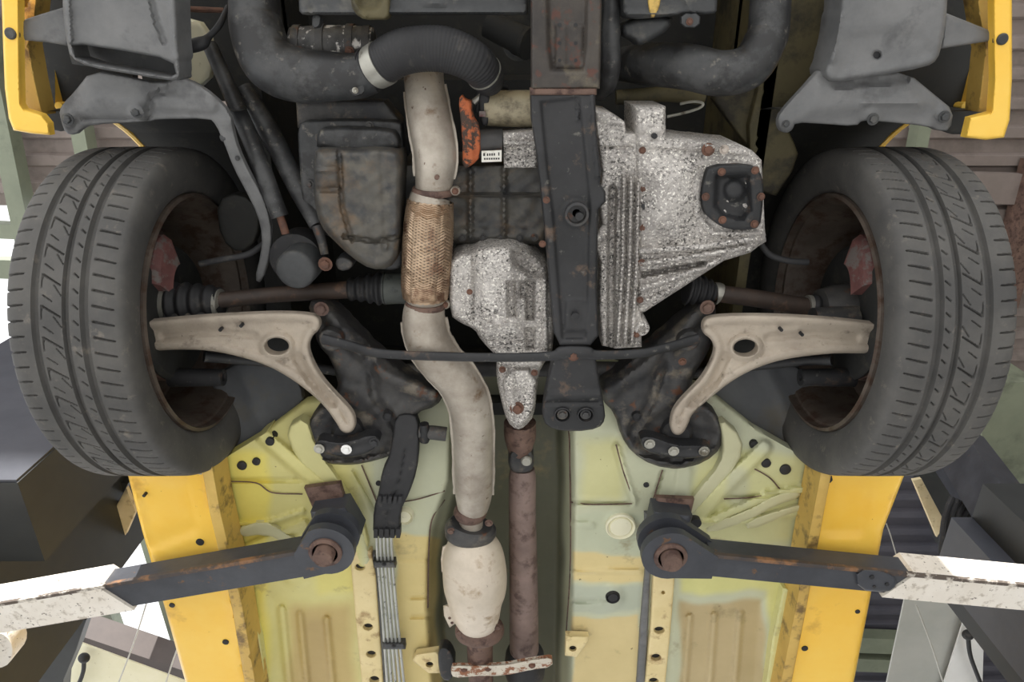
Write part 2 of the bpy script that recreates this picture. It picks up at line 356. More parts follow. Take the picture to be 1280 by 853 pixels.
for i in range(6):
    struct('roof_sheet', *corrugated(xs[i], xs[i + 1] + .03, -3.2, 2.0, Z0 + HR + .012 * (i % 2)), 'roof_brown', ceil)
    struct('roof_sheet', *corrugated(xs[i], xs[i + 1] + .03, 1.95, 8.2, Z0 + HR + .02 + .012 * (i % 2)), 'roof_shaded', ceil)  # rear sheets of the same roof, their shade put into the colour
def purlin(a, b, w, hh, m='beam_green', h=HR - .1, name='purlin', parent=ceil):
    return struct(name, *beam(U(*a, h), U(*b, h), w, hh), m, parent)
purlin((-26, 0), (56, 400), .10, .10); purlin((84, 60), (150, 420), .08, .10)
purlin((-80, 284), (120, 292), .09, .08); purlin((-80, 332), (120, 338), .12, .08)
purlin((170, 600), (245, 853), .13, .12); purlin((128, 740), (160, 830), .08, .1); purlin((-60, 430), (60, 470), .06, .08)
purlin((1160, 110), (1100, 420), .07, .1)
purlin((1150, 232), (1330, 238), .18, .05, 'roof_brown', HR - .05)
purlin((1300, 200), (1250, 380), .12, .16, 'rust_brown')
purlin((1040, 800), (1200, 806), .16, .1, 'beam_green', HR - .06); purlin((1040, 826), (1200, 832), .14, .08, 'beam_green', HR - .06)
purlin((80, 788), (240, 842), .26, .2, 'beam_brown', HR - .4, 'trim_beam')
tag(struct('wall_right', *slab(4.35, 4.5, -3.2, 8.2, 0, Z0 + HR), 'bay_olive'), 'dull olive side wall behind the lift post')
# olive cabinet high on the right, seen past the tyre
pl = relief('trim_1', [(1228, 478), (1300, 478), (1300, 606), (1228, 606)], 2.2, 'cream_wood', None, t=.4, step=40, smooth=0, rnd=0, label='olive boxed-in beam seen past the tyre', kind='structure'); pl.data.materials[0] = MATS['beam_green']

# ---------------------------------------------------------------- lift posts
LP = empty('car_lift', (-1.5, .7, 0), None, 'dark lift post and white arm on the bright open side of the car', 'car lift', 'lift posts on either side of the car')
a = U(22, 604, .45); b = U(62, 702, .45)
Vb, Fb = slab(-1.75, a[0], a[1], b[1], Z0 + .45, Z0 + 1.9)
build('carriage', Vb, Fb, 'post_dark', LP, 'dark steel carriage box', 0)
build('carriage_lit_front', *slab(-1.75, a[0] - .004, a[1] - .006, a[1], Z0 + .454, Z0 + 1.9), 'post_lit_slate', LP, 'slate grey front face, coloured lighter as if lit', 0)  # thin facing whose lighter colour paints the light falling on this side
build('column', *slab(-1.72, -1.30, b[1] - .02, b[1] + .42, 0, Z0 + 2.0), 'post_dark', LP, 'dark post column', 0)
relief('cover_plate', [(158, 610), (170, 640), (148, 690), (134, 653)], .95, 'cream_wood', LP, t=.02, step=12, smooth=0, rnd=1, label='pale cover strip')
relief('cover_plate', [(66, 776), (100, 774), (96, 792), (82, 812)], .95, 'cream_wood', LP, t=.02, step=12, smooth=0, rnd=1)
relief('back_channel', [(100, 655), (124, 600), (160, 605), (135, 655), (147, 692), (110, 700)], 1.0, 'post_dark', LP, t=.3, step=12, smooth=0, rnd=0)
relief('lower_guard', [(-60, 765), (108, 775), (96, 812), (80, 850), (76, 900), (-60, 900)], .75, 'post_dark', LP, t=.05, step=20, smooth=0, rnd=1, label='dark lower guard')
relief('arm_end', [(-20, 788), (2, 790), (14, 800), (18, 816), (12, 830), (0, 836), (-20, 836)], .16, 'lift_white', LP, t=.05, step=6, smooth=1, rnd=4, label='rounded white end of a folded lift arm')
rp = empty('car_lift', (1.5, .7, 0), None, 'dark lift post with leaning brace, ribbed rubber cover and white arm', 'car lift', 'lift posts on either side of the car')
build('brace', *beam(U(1200, 560, 1.6), U(1306, 716, .75), .17, .10), 'lift_dark', rp, 'slate leaning brace', 0)
build('brace', *beam(U(1178, 575, 1.9), U(1262, 700, 1.2), .05, .10), 'lift_dark', rp, None, 0)
relief('back_channel', [(1150, 596), (1196, 596), (1244, 690), (1180, 690)], 2.0, 'post_dark', rp, t=.1, step=12, smooth=0, rnd=0)
relief('cover_plate', [(1141, 601), (1152, 599), (1182, 655), (1171, 672)], 1.4, 'cream_wood', rp, t=.02, step=12, smooth=0, rnd=1, label='pale cover strip')
V, Fc = sweep(spline([U(1200, 622, 1.3), U(1192, 650, 1.25), U(1184, 690, 1.2)], 10), .042, 16)
q = empty('rubber_cover', U(1190, 650, 1.25), rp, 'ribbed black rubber cover')
for k in range(5):
    x = 1176 + k * 7
    build('rib', *sweep(spline([U(x + 14, 622 + k * 3, 1.3), U(x + 5, 648 + k * 2, 1.25), U(x, 692, 1.2)], 6), .011, 8), 'rubber_black', q)
build('column', *slab(1.36, 1.75, b[1] - .02, b[1] + .42, 0, Z0 + .75), 'post_dark', rp, 'dark post column', 0)
build('column_flange', *slab(1.30, 1.36, b[1] + .1, b[1] + .3, 0, Z0 + .75), 'post_lit_slate', rp, None, 0)

# release levers with ball knobs on pale plates
def lever(px, py, path, outline, m, label, h, extra=None):
    e = empty('release_lever', U(px, py, h), None, label, 'lever', 'release levers of the lift')
    relief('back_plate', outline, h + .02, m, e, t=.01, step=20, smooth=0, rnd=1)
    if extra: relief('side_plate', extra, h + .05, 'grey_plate', e, t=.01, step=20, smooth=0, rnd=1, label='grey plate beside the lever')
    V, Fc = sweep(*[x for x in (spline([U(x, y, h - .02) for x, y in path], 8), .009)], 10); build('stalk', V, Fc, 'rubber_black', e, 'bent black stalk')
    V, Fc = lathe(px, py, h - .02, [(7.0 * math.sin(t), -.02 * math.cos(t)) for t in np.linspace(.05, 3.09, 10)], 18); build('knob', V, Fc, 'rubber_black', e, 'black ball knob')
lever(105, 823, [(105, 826), (104, 840), (98, 856), (88, 872)], [(95, 801), (236, 853), (236, 900), (80, 900), (80, 840), (86, 812)], 'cream_panel', 'black ball-ended lever on a cream panel under the bright windows', 1.3)
lever(1210, 794, [(1210, 797), (1213, 820), (1222, 845), (1232, 870)], [(1210, 757), (1230, 792), (1227, 900), (1165, 900)], 'white_plate', 'black ball-ended lever on a white plate beside a grey one', 1.3, [(1132, 740), (1214, 740), (1172, 900), (1098, 900)])
def cord(label, pts, h, r=.003):
    V, Fc = sweep(spline([U(x, y, h) for x, y in pts], 4), r, 8); build('cord', V, Fc, 'cable_steel', None, label, 40, cat='cord', group='pull cords')
cord('thin white cord hanging across the cream panel', [(186, 745), (168, 802), (142, 870)], 1.1)
cord('thin white cord at the edge of the yellow sill above the cream panel', [(226, 800), (214, 833), (200, 880)], 1.0)
cord('knotted white cord hanging in front of the grey plate', [(1145, 756), (1166, 812), (1184, 870)], 1.1)
cord('short thin cord hanging off the yellow sill edge', [(1108, 655), (1114, 672), (1122, 700)], 1.0, .002)

# ================================================================ lift arms
def lift_arm(label, post, A, B, Wd, joint, pin, padpx, hb, H):
    """A-B: lower front edge of the arm from its outer end to the knuckle (photo points), Wd: a point on the rear lower edge"""
    e = empty('lift_arm', U(*A, hb), post, label)
    a, b = U(*A, hb), U(*B, hb); j = U(*joint, hb); d = (b - a) / np.linalg.norm(b - a); s = np.cross(d, (0, 0, 1.0)); s = s if s[1] > 0 else -s
    w = float((U(*Wd, hb) - a) @ s)
    def tubebox(p, q, w0, w1, z0, z1, slant=0):
        q4 = [p + s * w0, q + s * w0 + d * slant, q + s * w1, p + s * w1]
        return boxes([([x + np.array([0, 0, z0]) for x in q4], z1 - z0)])
    build('inner_beam', *tubebox(j - d * .3, b, .006, w - .006, .006, H - .008), 'lift_dark', e, 'dark worn inner beam', 0)
    build('rust_edge', *tubebox(j - d * .05, b, .001, .009, .002, .010), 'worn_edge', e, 'rusted lower edge', 0)
    build('outer_beam', *tubebox(a - d * .6, j, 0, w, 0, H, -.045), 'lift_white', e, 'chipped white outer beam', 0)
    build('chipped_edge', *tubebox(a - d * .6, j - d * .03, -.0008, .006, -.0008, .006), 'chipped', e, 'chipped brown edge', 0)
    # knuckle: two cheek plates, pin and pad carrier
    k = mpp(*pin, hb); c = U(*pin, hb)
    def plate(z, t, R):
        an = np.linspace(-1.9, 1.9, 18); fwd = d; pr = [c + R * (math.cos(x) * fwd + math.sin(x) * s) for x in an]
        back = b - d * .01; pr += [back + s * (w * .92), back + s * (w * .08)]
        if ((pr[0] - c) @ s) > 0: pr[-2], pr[-1] = pr[-1], pr[-2]
        n = len(pr); V = np.array(pr); V = np.concatenate([V + [0, 0, z], V + [0, 0, z + t]])
        return V, [tuple(range(n)), tuple(range(n, 2 * n))] + [(i, (i + 1) % n, n + (i + 1) % n, n + i) for i in range(n)]
    build('knuckle', *join([plate(.0, .018, 36 * k), plate(.045, .018, 36 * k)]), 'lift_dark', e, 'dark rounded knuckle', 30)
    V, Fc = lathe(*pin, hb, [(21, .0), (21, -.004), (16, -.006), (16, .004)], 30); build('washer', V, Fc, 'rust_brown', e)
    V, Fc = lathe(*pin, hb, [(13, .09), (13, -.018), (11.5, -.022)], 26); build('pin', V, Fc, 'rust_brown', e, 'brown steel pin')
    pw = relief('pad_bracket', padpx[0], hb + .06, 'lift_dark', e, t=.05, step=8, smooth=0, rnd=2, label='upright pad bracket')
    relief('rubber_pad', padpx[1], hb + .10, 'rust_brown', e, t=.016, step=8, smooth=0, rnd=2, label='worn brown lifting pad')
    return e
lift_arm('white and dark lift arm reaching in from the bright window side', LP, (0, 755), (372, 690), (12, 790), (148, 729), (407, 690),
         ([(388, 640), (432, 634), (452, 668), (440, 680), (404, 664), (392, 662)], [(380, 610), (425, 604), (436, 640), (398, 652)]), .12, .062)
lift_arm('white and dark lift arm reaching in beside the grey plate', rp, (1280, 731), (892, 694), (1280, 763), (1116, 716), (838, 696),
         ([(812, 668), (818, 640), (866, 645), (858, 668), (846, 664)], [(820, 622), (868, 624), (862, 650), (818, 648)]), .12, .062)

a_ = [c for c in rp.children if c.name.startswith('lift_arm')][0]
tg = relief('tongue', [(1070, 711), (1106, 714), (1119, 722), (1121, 733), (1110, 741), (1072, 738)], .118, 'lift_dark', a_, t=.01, step=4, smooth=1, rnd=2, label='rounded dark tongue with three holes')
for x, y, r in ((1090, 722, 3), (1093, 734, 2), (1109, 731, 2.6)): disc('hole', x, y, .1165, [(r, .004), (r, -.0008), (r * .4, -.001)], 'rubber_black', a_)  # black discs stand for the dark inside the tongue's holes
# ================================================================ the car
car = empty('car', (0, 0, Z0), None, 'yellow car seen from below, its grimy underside raised on a two-post lift', 'car')
def hid(name, V, Fc, m, label=None): return build(name, V, Fc, m, car, label, 0)
# ---------------------------------------------------------------- body shell that closes the engine bay
hid('bonnet', *slab(-.60, .60, -1.2, .30, Z0 + .74, Z0 + .76), 'bay_dark', 'dark inside of the bonnet')
hid('bulkhead', *slab(-.62, .62, .26, .29, Z0 + .43, Z0 + .76), 'bay_dark', 'dark bulkhead')
for sx in (-1, 1):
    hid('inner_wing', *slab(*sorted((sx * .44, sx * .46)), -1.2, .28, Z0 + .38, Z0 + .76), 'bay_olive' if sx > 0 else 'bay_dark')
    # wheel arch: a half tunnel over the tyre
    an = np.linspace(-.1, math.pi + .1, 20); V = []
    for x in (sx * .44, sx * .757): V += [(x, .37 * math.cos(t), Z0 + .30 + .37 * math.sin(t)) for t in an]
    n = len(an); hid('wheel_arch', V, [(i, i + 1, n + i + 1, n + i) for i in range(n - 1)], 'bay_dark', 'dark wheel arch')
    an = np.linspace(.12, math.pi - .02, 40); V, Fc = sweep(np.array([(sx * .757, .372 * math.cos(t), Z0 + .30 + .372 * math.sin(t)) for t in an]), .007, 8)
    build('wing_edge', V, Fc, 'yellow_paint', car, 'yellow wing lip')
    V = [(sx * .762, .375 * math.cos(t), Z0 + .30 + .375 * math.sin(t)) for t in an] + [(sx * .762, .43 * math.cos(t), Z0 + .32 + .55 * math.sin(t)) for t in an]
    n = len(an); hid('front_wing', V, [(i, i + 1, n + i + 1, n + i) for i in range(n - 1)], 'yellow_paint')
    hid('door', *slab(*sorted((sx * .742, sx * .72)), .42, 2.4, Z0 + .36, Z0 + 1.0), 'yellow_paint')
hid('nose_sun_block', *slab(-.74, .74, -1.16, -1.12, Z0 + .20, Z0 + .76), 'yellow_paint')  # unseen car front, added to stop sun leaking in past the ducts
for sx in (-1, 1): hid('front_apron', *slab(*sorted((sx * .44, sx * .735)), -1.1, -.36, Z0 + .56, Z0 + .58), 'bay_dark')
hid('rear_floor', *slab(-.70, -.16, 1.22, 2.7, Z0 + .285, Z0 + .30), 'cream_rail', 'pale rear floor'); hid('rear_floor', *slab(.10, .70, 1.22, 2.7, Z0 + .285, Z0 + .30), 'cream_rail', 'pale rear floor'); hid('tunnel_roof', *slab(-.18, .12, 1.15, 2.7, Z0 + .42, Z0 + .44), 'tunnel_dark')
for sx in (-1, 1): hid('rear_sill', *slab(*sorted((sx * .60, sx * .74)), 1.26, 2.3, Z0 + .205, Z0 + .38), 'yellow_paint', 'yellow rear sill end')
# ---------------------------------------------------------------- floor pan
TL = [(572, 505), (570, 540), (568, 600), (556, 632), (546, 660), (541, 700), (540, 760), (548, 880)]
TR = [(706, 495), (710, 530), (712, 600), (710, 700), (708, 790), (708, 880)]
def xat(curve, y): c = np.array(curve); return np.interp(y, c[:, 1], c[:, 0])
def pan_h(px, py):
    h = np.full(len(px), .262) + np.clip((590 - py) / 100, 0, 1) ** 1.4 * .06
    inn = np.minimum(px - xat(TL, py), xat(TR, py) - px); h = h + .15 * sst((inn + 10) / 26)
    return h
def pan_col(P):
    x, y = P[:, 0], P[:, 1]; c = np.tile(np.array([[196, 200, 176]], float), (len(P), 1))
    wob = 2.2 * np.sin(x * .05 + 1 + y * .03) + 1.6 * np.sin(y * .07 - x * .04) + .8 * np.sin(x * .17 + y * .11)
    def put(w, rgb): nonlocal c; w = np.clip(w, 0, 1)[:, None]; c = c * (1 - w) + np.array([rgb], float) * w
    def box(x0, x1, y0, y1, s=6): return sst((x + wob - x0) / s) * sst((x1 - x - wob) / s) * sst((y + wob - y0) / s) * sst((y1 - y - wob) / s)
    put(box(250, 470, 480, 900, 30) * .75, (224, 212, 122)); put(box(268, 342, 560, 900, 14), (238, 222, 104)); put(box(430, 470, 540, 690, 20) * .6, (200, 200, 160))
    put(box(350, 452, 745, 900, 22), (192, 166, 104)); put(box(372, 425, 765, 900, 20) * .6, (172, 142, 92))
    put(box(385, 460, 700, 748, 14) * .7, (226, 214, 112))
    put(box(492, 552, 668, 900, 5), (220, 198, 132)); put(box(500, 540, 560, 660, 30) * .7, (206, 208, 176))
    put(box(716, 808, 690, 731, 5), (226, 204, 146)); put(box(712, 806, 731, 766, 4), (178, 186, 172)); put(box(712, 802, 768, 900, 4), (218, 196, 142))
    put(box(716, 790, 540, 640, 20) * .8, (214, 210, 150)); put(box(716, 806, 640, 690, 5) * .7, (190, 198, 176))
    put(box(845, 1000, 700, 745, 10), (214, 212, 138)); put(box(845, 958, 748, 900, 8), (186, 164, 124)); put(box(956, 1010, 730, 900, 10), (220, 216, 146))
    put(box(860, 1040, 560, 690, 16) * .8, (212, 210, 150)); put(box(905, 940, 580, 640, 12) * .6, (186, 188, 172))
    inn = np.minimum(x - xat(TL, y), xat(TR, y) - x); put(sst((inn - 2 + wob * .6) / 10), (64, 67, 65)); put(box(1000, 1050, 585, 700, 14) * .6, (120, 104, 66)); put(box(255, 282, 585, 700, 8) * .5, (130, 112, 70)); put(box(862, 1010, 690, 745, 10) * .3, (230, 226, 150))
    return np.array([[v / 12.92 if v <= .04045 else ((v + .055) / 1.055) ** 2.4 for v in row] for row in (c / 255)])
pan_feats = [
    ridge([(330, 545), (392, 600), (440, 640), (455, 700)], 12, .012), ridge([(955, 560), (905, 610), (868, 650)], 12, .012),
    ridge([(280, 602), (380, 600)], 3, -.006), ridge([(278, 655), (330, 655), (378, 640)], 4, .006), ridge([(300, 690), (380, 655)], 7, .008),
    ridge([(840, 660), (930, 652), (1010, 640)], 5, .007), ridge([(880, 655), (960, 620), (1010, 612)], 7, .010), ridge([(905, 622), (1030, 618)], 3, -.006),
    region([(335, 745), (440, 745), (448, 900), (345, 900)], 8, -.006), region([(850, 748), (955, 750), (945, 900), (846, 900)], 8, -.006),
    ridge([(352, 762), (366, 900)], 6, .006), ridge([(375, 768), (388, 900)], 5, .006), ridge([(408, 775), (420, 900)], 5, .006),
    ridge([(862, 772), (852, 900)], 5, .006), ridge([(893, 770), (884, 900)], 5, .006), ridge([(925, 768), (915, 900)], 5, .006),
    ridge([(300, 735), (318, 900)], 6, .008), ridge([(985, 735), (968, 900)], 6, .008),
    ridge([(715, 716), (800, 714)], 3, .004), ridge([(715, 752), (760, 751)], 3, -.005), ridge([(500, 700), (536, 700)], 3, -.004), ridge([(512, 748), (536, 747)], 3, -.004), ridge([(514, 772), (538, 771)], 3, -.004),
    ridge([(713, 628), (790, 630)], 2.5, -.006), ridge([(770, 560), (792, 628)], 6, .006), ridge([(828, 590), (815, 640)], 2.5, -.006), ridge([(715, 655), (740, 657)], 5, .004),
    ridge([(855, 590), (850, 625)], 14, .006), ridge([(443, 590), (470, 640)], 3, -.006),
    region([(716, 545), (768, 545), (788, 626), (716, 626)], 8, -.008), bump(776, 659, 26, .004), bump(766, 747, 18, .006), bump(505, 646, 14, .006), bump(372, 716, 24, .006)]
pan = relief('floor_pan', [(256, 588), (330, 543), (380, 505), (470, 490), (560, 468), (760, 455), (880, 486), (945, 538), (1044, 594), (1028, 650), (1000, 890), (290, 890), (278, 690), (268, 620)],
             pan_h, 'floor_paint', car, t=.03, feats=[(lambda P, f=f: 1.5 * f(P)) for f in pan_feats], rnd=0, step=3.0, smooth=0, label='pale yellow-green sprayed floor pan with worn beige patches', col=pan_col, ang=70)
for x, y, rx, ry in ((302, 583, 6, 7), (320, 578, 5, 6), (337, 553, 5.5, 5), (450, 709, 6, 4), (943, 557, 5.5, 5), (958, 580, 6, 5), (982, 588, 7, 8), (889, 613, 6, 5), (473, 605, 3.5, 3), (808, 607, 3.5, 3), (870, 655, 7, 5), (484, 522, 6, 4.5), (796, 522, 6, 4.5)):
    pp = np.array([[x, y]], float); h = float(pan_h(pp[:, 0], pp[:, 1])[0] - sum(1.5 * f(pp)[0] for f in pan_feats))
    disc('hole_shade_disc', x, y, h - .003, [(rx, .03), (rx, 0), (rx * .8, -.001)], 'rubber_black', pan)  # black discs on the pan, colour stands for the dark inside the holes
def plug(x, y, r, m, h=.252):
    disc('floor_plug', x, y, h, [(r, .02), (r, -.001), (r * .92, -.004), (r * .82, -.001), (r * .76, .002), (r * .7, -.002), (r * .2, -.003)], m, pan)
plug(776, 659, 19, 'cream_panel'); plug(766, 747, 9, 'rubber_black', .25); plug(505, 646, 12, 'cream_panel')
# pressed rails with slots
def rail(ol, slots, m, label, h=.245):
    o = relief('floor_rail', ol, h, m, car, t=.03, holes=[ell(x, y, rx, ry, 16) for x, y, rx, ry in slots], rnd=2.5, rdh=.004, step=5, smooth=0, label=label)
    for x, y, rx, ry in slots: disc('slot', x, y, h + .012, [(rx * 1.15, .01), (rx * 1.15, 0), (rx * .5, 0)], 'rubber_black', o)  # black disc behind each opening paints the dark of the cavity
    return o
rail([(437, 690), (464, 688), (470, 720), (482, 890), (456, 890), (446, 790)], [(450, 709, 6, 4.2), (460, 784, 6, 4.2), (464, 818, 6, 4.2), (468, 850, 6, 4.5)], 'cream_rail', 'cream slotted rail beside the brake pipes')
rail([(817, 712), (844, 714), (838, 790), (828, 890), (803, 890), (813, 785)], [(824, 788, 6.5, 4.2), (820, 822, 6, 4.2), (817, 852, 6, 4.2), (829, 741, 2.2, 2)], 'cream_rail', 'cream slotted rail on the open floor side')
relief('seam_strip', [(805, 640), (816, 640), (813, 720), (805, 890), (793, 890), (800, 780), (807, 700)], .252, 'plastic_grey', car, t=.01, step=6, smooth=0, rnd=2, label='grey sealed seam strip')
relief('seam_strip', [(464, 690), (470, 690), (486, 890), (478, 890)], .25, 'plastic_grey', car, t=.01, step=6, smooth=0, rnd=1)
for ol, hx in (([(707, 795), (736, 796), (735, 803), (721, 822), (706, 820)], (716, 811)), ([(515, 826), (520, 818), (548, 814), (550, 842), (536, 842)], (537, 831))):
    o = relief('clip_bracket', ol, .235, 'cream_rail', car, t=.02, step=5, smooth=0, rnd=1.5, holes=[ell(*hx, 4.5, 3.2, 12)]); disc('slot', *hx, .245, [(5, .01), (5, 0), (2, 0)], 'rubber_black', o)  # black disc behind the bracket opening, painted hole darkness
# ---------------------------------------------------------------- sills
def sill(ol, seam, inner, dots, hole, label, sx):
    e = empty('side_sill', U(*ol[0], .22), car, label)
    relief('sill_panel', ol, .20, 'yellow_paint', e, t=.16, step=8, smooth=0, rnd=5, rdh=.012, feats=[ridge(seam, 3, .004), region(inner, 5, -.008)])
    s = np.array(seam); q = [tuple(p) for p in s] + [(x - sx * 14, y) for x, y in s[::-1]]
    relief('pinch_flange', q, .185, 'yellow_dull_shaded', e, t=.07, step=8, smooth=0, rnd=1.5, label='dull yellow welded flange')
    for x, y, r in dots: disc('hole_shade_disc', x, y, .199, [(r, .02), (r, -.001), (r * .3, -.0012)], 'rubber_black', e)  # flat black discs in place of the shade inside sill holes
sill([(155, 575), (258, 560), (268, 640), (322, 890), (242, 890), (206, 760), (178, 665)], [(250, 572), (262, 640), (290, 760), (312, 890)],
     [(168, 600), (236, 600), (250, 664), (186, 690)], [(250, 678, 5), (215, 757, 3.5), (282, 803, 4), (180, 620, 2)], None, 'yellow side sill beside the bright windows', -1)
sill([(1132, 590), (1026, 575), (1018, 640), (975, 890), (1060, 890), (1085, 762), (1104, 662)], [(1040, 588), (1030, 640), (1008, 760), (982, 890)],
     [(1036, 600), (1090, 600), (1080, 670), (1022, 670)], [(1072, 765, 3), (1006, 811, 4)], None, 'yellow side sill beside the grey plate', 1)

# seams, sealant beads and grime strips of the floor
for p in ([(282, 602), (320, 604), (340, 616), (378, 618)], [(276, 660), (300, 664)], [(905, 624), (940, 622), (975, 616), (1010, 612)], [(930, 580), (960, 596), (975, 612)], [(713, 628), (740, 631), (790, 630)], [(770, 556), (780, 592), (793, 627)], [(828, 588), (818, 620), (812, 640)], [(452, 582), (462, 606), (474, 636)], [(500, 628), (524, 624), (556, 614)], [(712, 470), (710, 530), (712, 560), (713, 700), (708, 790)], [(556, 625), (540, 650), (536, 690), (535, 760)]):
    q = spline([(x, y, float(pan_h(np.array([x]), np.array([y]))[0]) - .004, .9) for x, y in p], 6); P, r = pts3(q); V, Fc = sweep(P, r, 6); build('seam_bead', V, Fc, 'rust_brown', pan)
relief('seam_gap', [(266, 596), (274, 594), (284, 640), (292, 690), (286, 692), (276, 644)], .236, 'steel_greasy', car, t=.03, step=5, smooth=1, rnd=2, label='grimy seam along the sill')
relief('seam_gap', [(1036, 600), (1028, 598), (1016, 640), (1008, 690), (1014, 692), (1024, 646)], .236, 'steel_greasy', car, t=.03, step=5, smooth=1, rnd=2, label='grimy seam along the sill')
for ol in ([(295, 660), (330, 650), (352, 662), (372, 676), (366, 684), (330, 668), (300, 672)], [(880, 656), (930, 640), (968, 618), (1000, 612), (1002, 622), (970, 632), (935, 652), (885, 668)], [(930, 652), (985, 634), (1004, 630), (1004, 638), (980, 646), (936, 664)]):
    relief('pressed_brace', ol, .248, 'floor_paint', pan, t=.03, step=4, smooth=1, rnd=3, rdh=.008, col=lambda P: np.tile(np.array([[.60, .58, .36]]), (len(P), 1)))
relief('pressed_channel', [(382, 520), (396, 560), (424, 600), (452, 640), (464, 690), (446, 690), (432, 650), (398, 608), (368, 570), (356, 536)], .246, 'floor_paint', pan, t=.03, step=4, smooth=1, rnd=4, rdh=.008, col=lambda P: np.tile(np.array([[.66, .62, .28]]), (len(P), 1)))
relief('pressed_channel', [(898, 520), (930, 548), (924, 580), (890, 620), (862, 654), (848, 648), (872, 612), (900, 580), (904, 556)], .246, 'floor_paint', pan, t=.03, step=4, smooth=1, rnd=4, rdh=.008, col=lambda P: np.tile(np.array([[.55, .54, .36]]), (len(P), 1)))
for sx, seam in ((-1, [(300, 735), (318, 800), (330, 890)]), (1, [(986, 735), (972, 800), (960, 890)])):
    relief('inner_sill', [(x - 8, y) for x, y in seam] + [(x + 8, y) for x, y in seam[::-1]], .235, 'floor_paint', car, t=.03, step=5, smooth=0, rnd=4, rdh=.01, col=lambda P: np.tile(np.array([[.72, .70, .32]]), (len(P), 1)), label='pale yellow inner sill ridge')
# ---------------------------------------------------------------- wheels
RT = .300
def tyre_mesh():
    xs = [.586, .577, .569, .564, .5615, .5615, .5635, .5665]; rs = [.216, .224, .238, .252, .267, .280, .2885, .2935]
    n = 124; tx = np.linspace(.570, .728, n); ed = np.minimum(tx - .564, .734 - tx); tr = .3005 - .006 * np.clip(1 - ed / .022, 0, 1) ** 2 - .0012 * ((tx - .649) / .08) ** 2
    ox = [.7325, .7375, .7405, .7415, .740, .732, .721]; orr = [.2925, .285, .274, .260, .240, .214, .203]
    X = np.concatenate([xs, tx, ox]); R = np.concatenate([rs, tr, orr]); istread = np.zeros(len(X), bool); istread[5:8 + n + 2] = True
    g = np.zeros(len(X))
    for c, w in ((.6875, .0056), (.6435, .0048), (.6165, .0058)): g += .0075 * sst((w - np.abs(X - c)) / .0014)
    NP = 41; per = 2 * math.pi / NP; ang = []
    for i in range(NP):
        k = 40 if i <= 25 else 8
        ang += list(i * per + per * np.arange(k) / k)
    ang = np.array(ang) - .78 * math.pi * 0 - per * 2.5; L = RT * per
    Sx = (((ang + per * 2.5) % per) * RT)[:, None] + 0 * X[None]; Xx = X[None] + 0 * Sx
    segs = []
    for o in (0, L / 2):
        segs += [((o + .006, .742), (o + .0025, .706), .0013), ((o + .004, .604), (o + .010, .576), .0013), ((o + .003, .632), (o + .009, .625), .0006)]
    segs += [((.004, .677), (.020, .651), .0009), ((.004, .677), (.024, .6785), .0005), ((.034, .676), (.044, .662), .0003), ((.020, .6600), (.036, .6490), .0002)]
    cut = np.zeros(Sx.shape)
    for a, b, w in segs:
        for sh in (-L, 0, L):
            ax, ay = a[0] + sh, a[1]; dx, dy = b[0] - a[0], b[1] - a[1]; t = np.clip(((Sx - ax) * dx + (Xx - ay) * dy) / (dx * dx + dy * dy), 0, 1)
            d = np.hypot(Sx - ax - t * dx, Xx - ay - t * dy); cut = np.maximum(cut, sst((w * (1.15 - .5 * t) + .0007 - d) / .0011))
    rr = R[None] - g[None] - np.where(istread[None], cut * .005, 0)
    a = ang[:, None] + math.pi * .0
    # angle runs along the lower half first: start in front of the tyre's level, pass the lowest point
    ph = a + math.pi - .0
    V = np.stack([np.broadcast_to(X[None], rr.shape), rr * np.cos(ph) * -1 * -1, rr * -np.sin(ph - math.pi)], -1)
    na, nx = rr.shape; Fc = []
    idx = np.arange(na * nx).reshape(na, nx); i2 = np.roll(idx, -1, 0)
    Fq = np.stack([idx[:, :-1], idx[:, 1:], i2[:, 1:], i2[:, :-1]], -1).reshape(-1, 4)
    return V.reshape(-1, 3), Fq
def ring(prof, n=72, close=False):
    V = []; Fc = []; m_ = len(prof)
    for i in range(n):
        t = 2 * math.pi * i / n; V += [(x, r * math.cos(t), r * math.sin(t)) for x, r in prof]
    for i in range(n):
        for j in range(m_ - (0 if close else 1)): Fc.append((i * m_ + j, i * m_ + (j + 1) % m_, ((i + 1) % n) * m_ + (j + 1) % m_, ((i + 1) % n) * m_ + j))
    return np.array(V), Fc
TYV, TYF = tyre_mesh()
RIM = ring([(.572, .214), (.574, .220), (.580, .221), (.584, .217), (.588, .207), (.60, .201), (.66, .194), (.70, .190), (.712, .16), (.715, .09), (.71, .02), (.725, .02), (.730, .2), (.71, .207), (.62, .207), (.584, .212)], 72, True)
DISC = ring([(.640, .02), (.640, .127), (.658, .127), (.658, .02)], 48, True)
SHIELD = ring([(.625, .05), (.625, .118), (.632, .126), (.636, .126), (.630, .05)], 48, True)
HUB = ring([(.57, .02), (.575, .045), (.60, .052), (.64, .058), (.70, .05), (.70, .02)], 32, True)
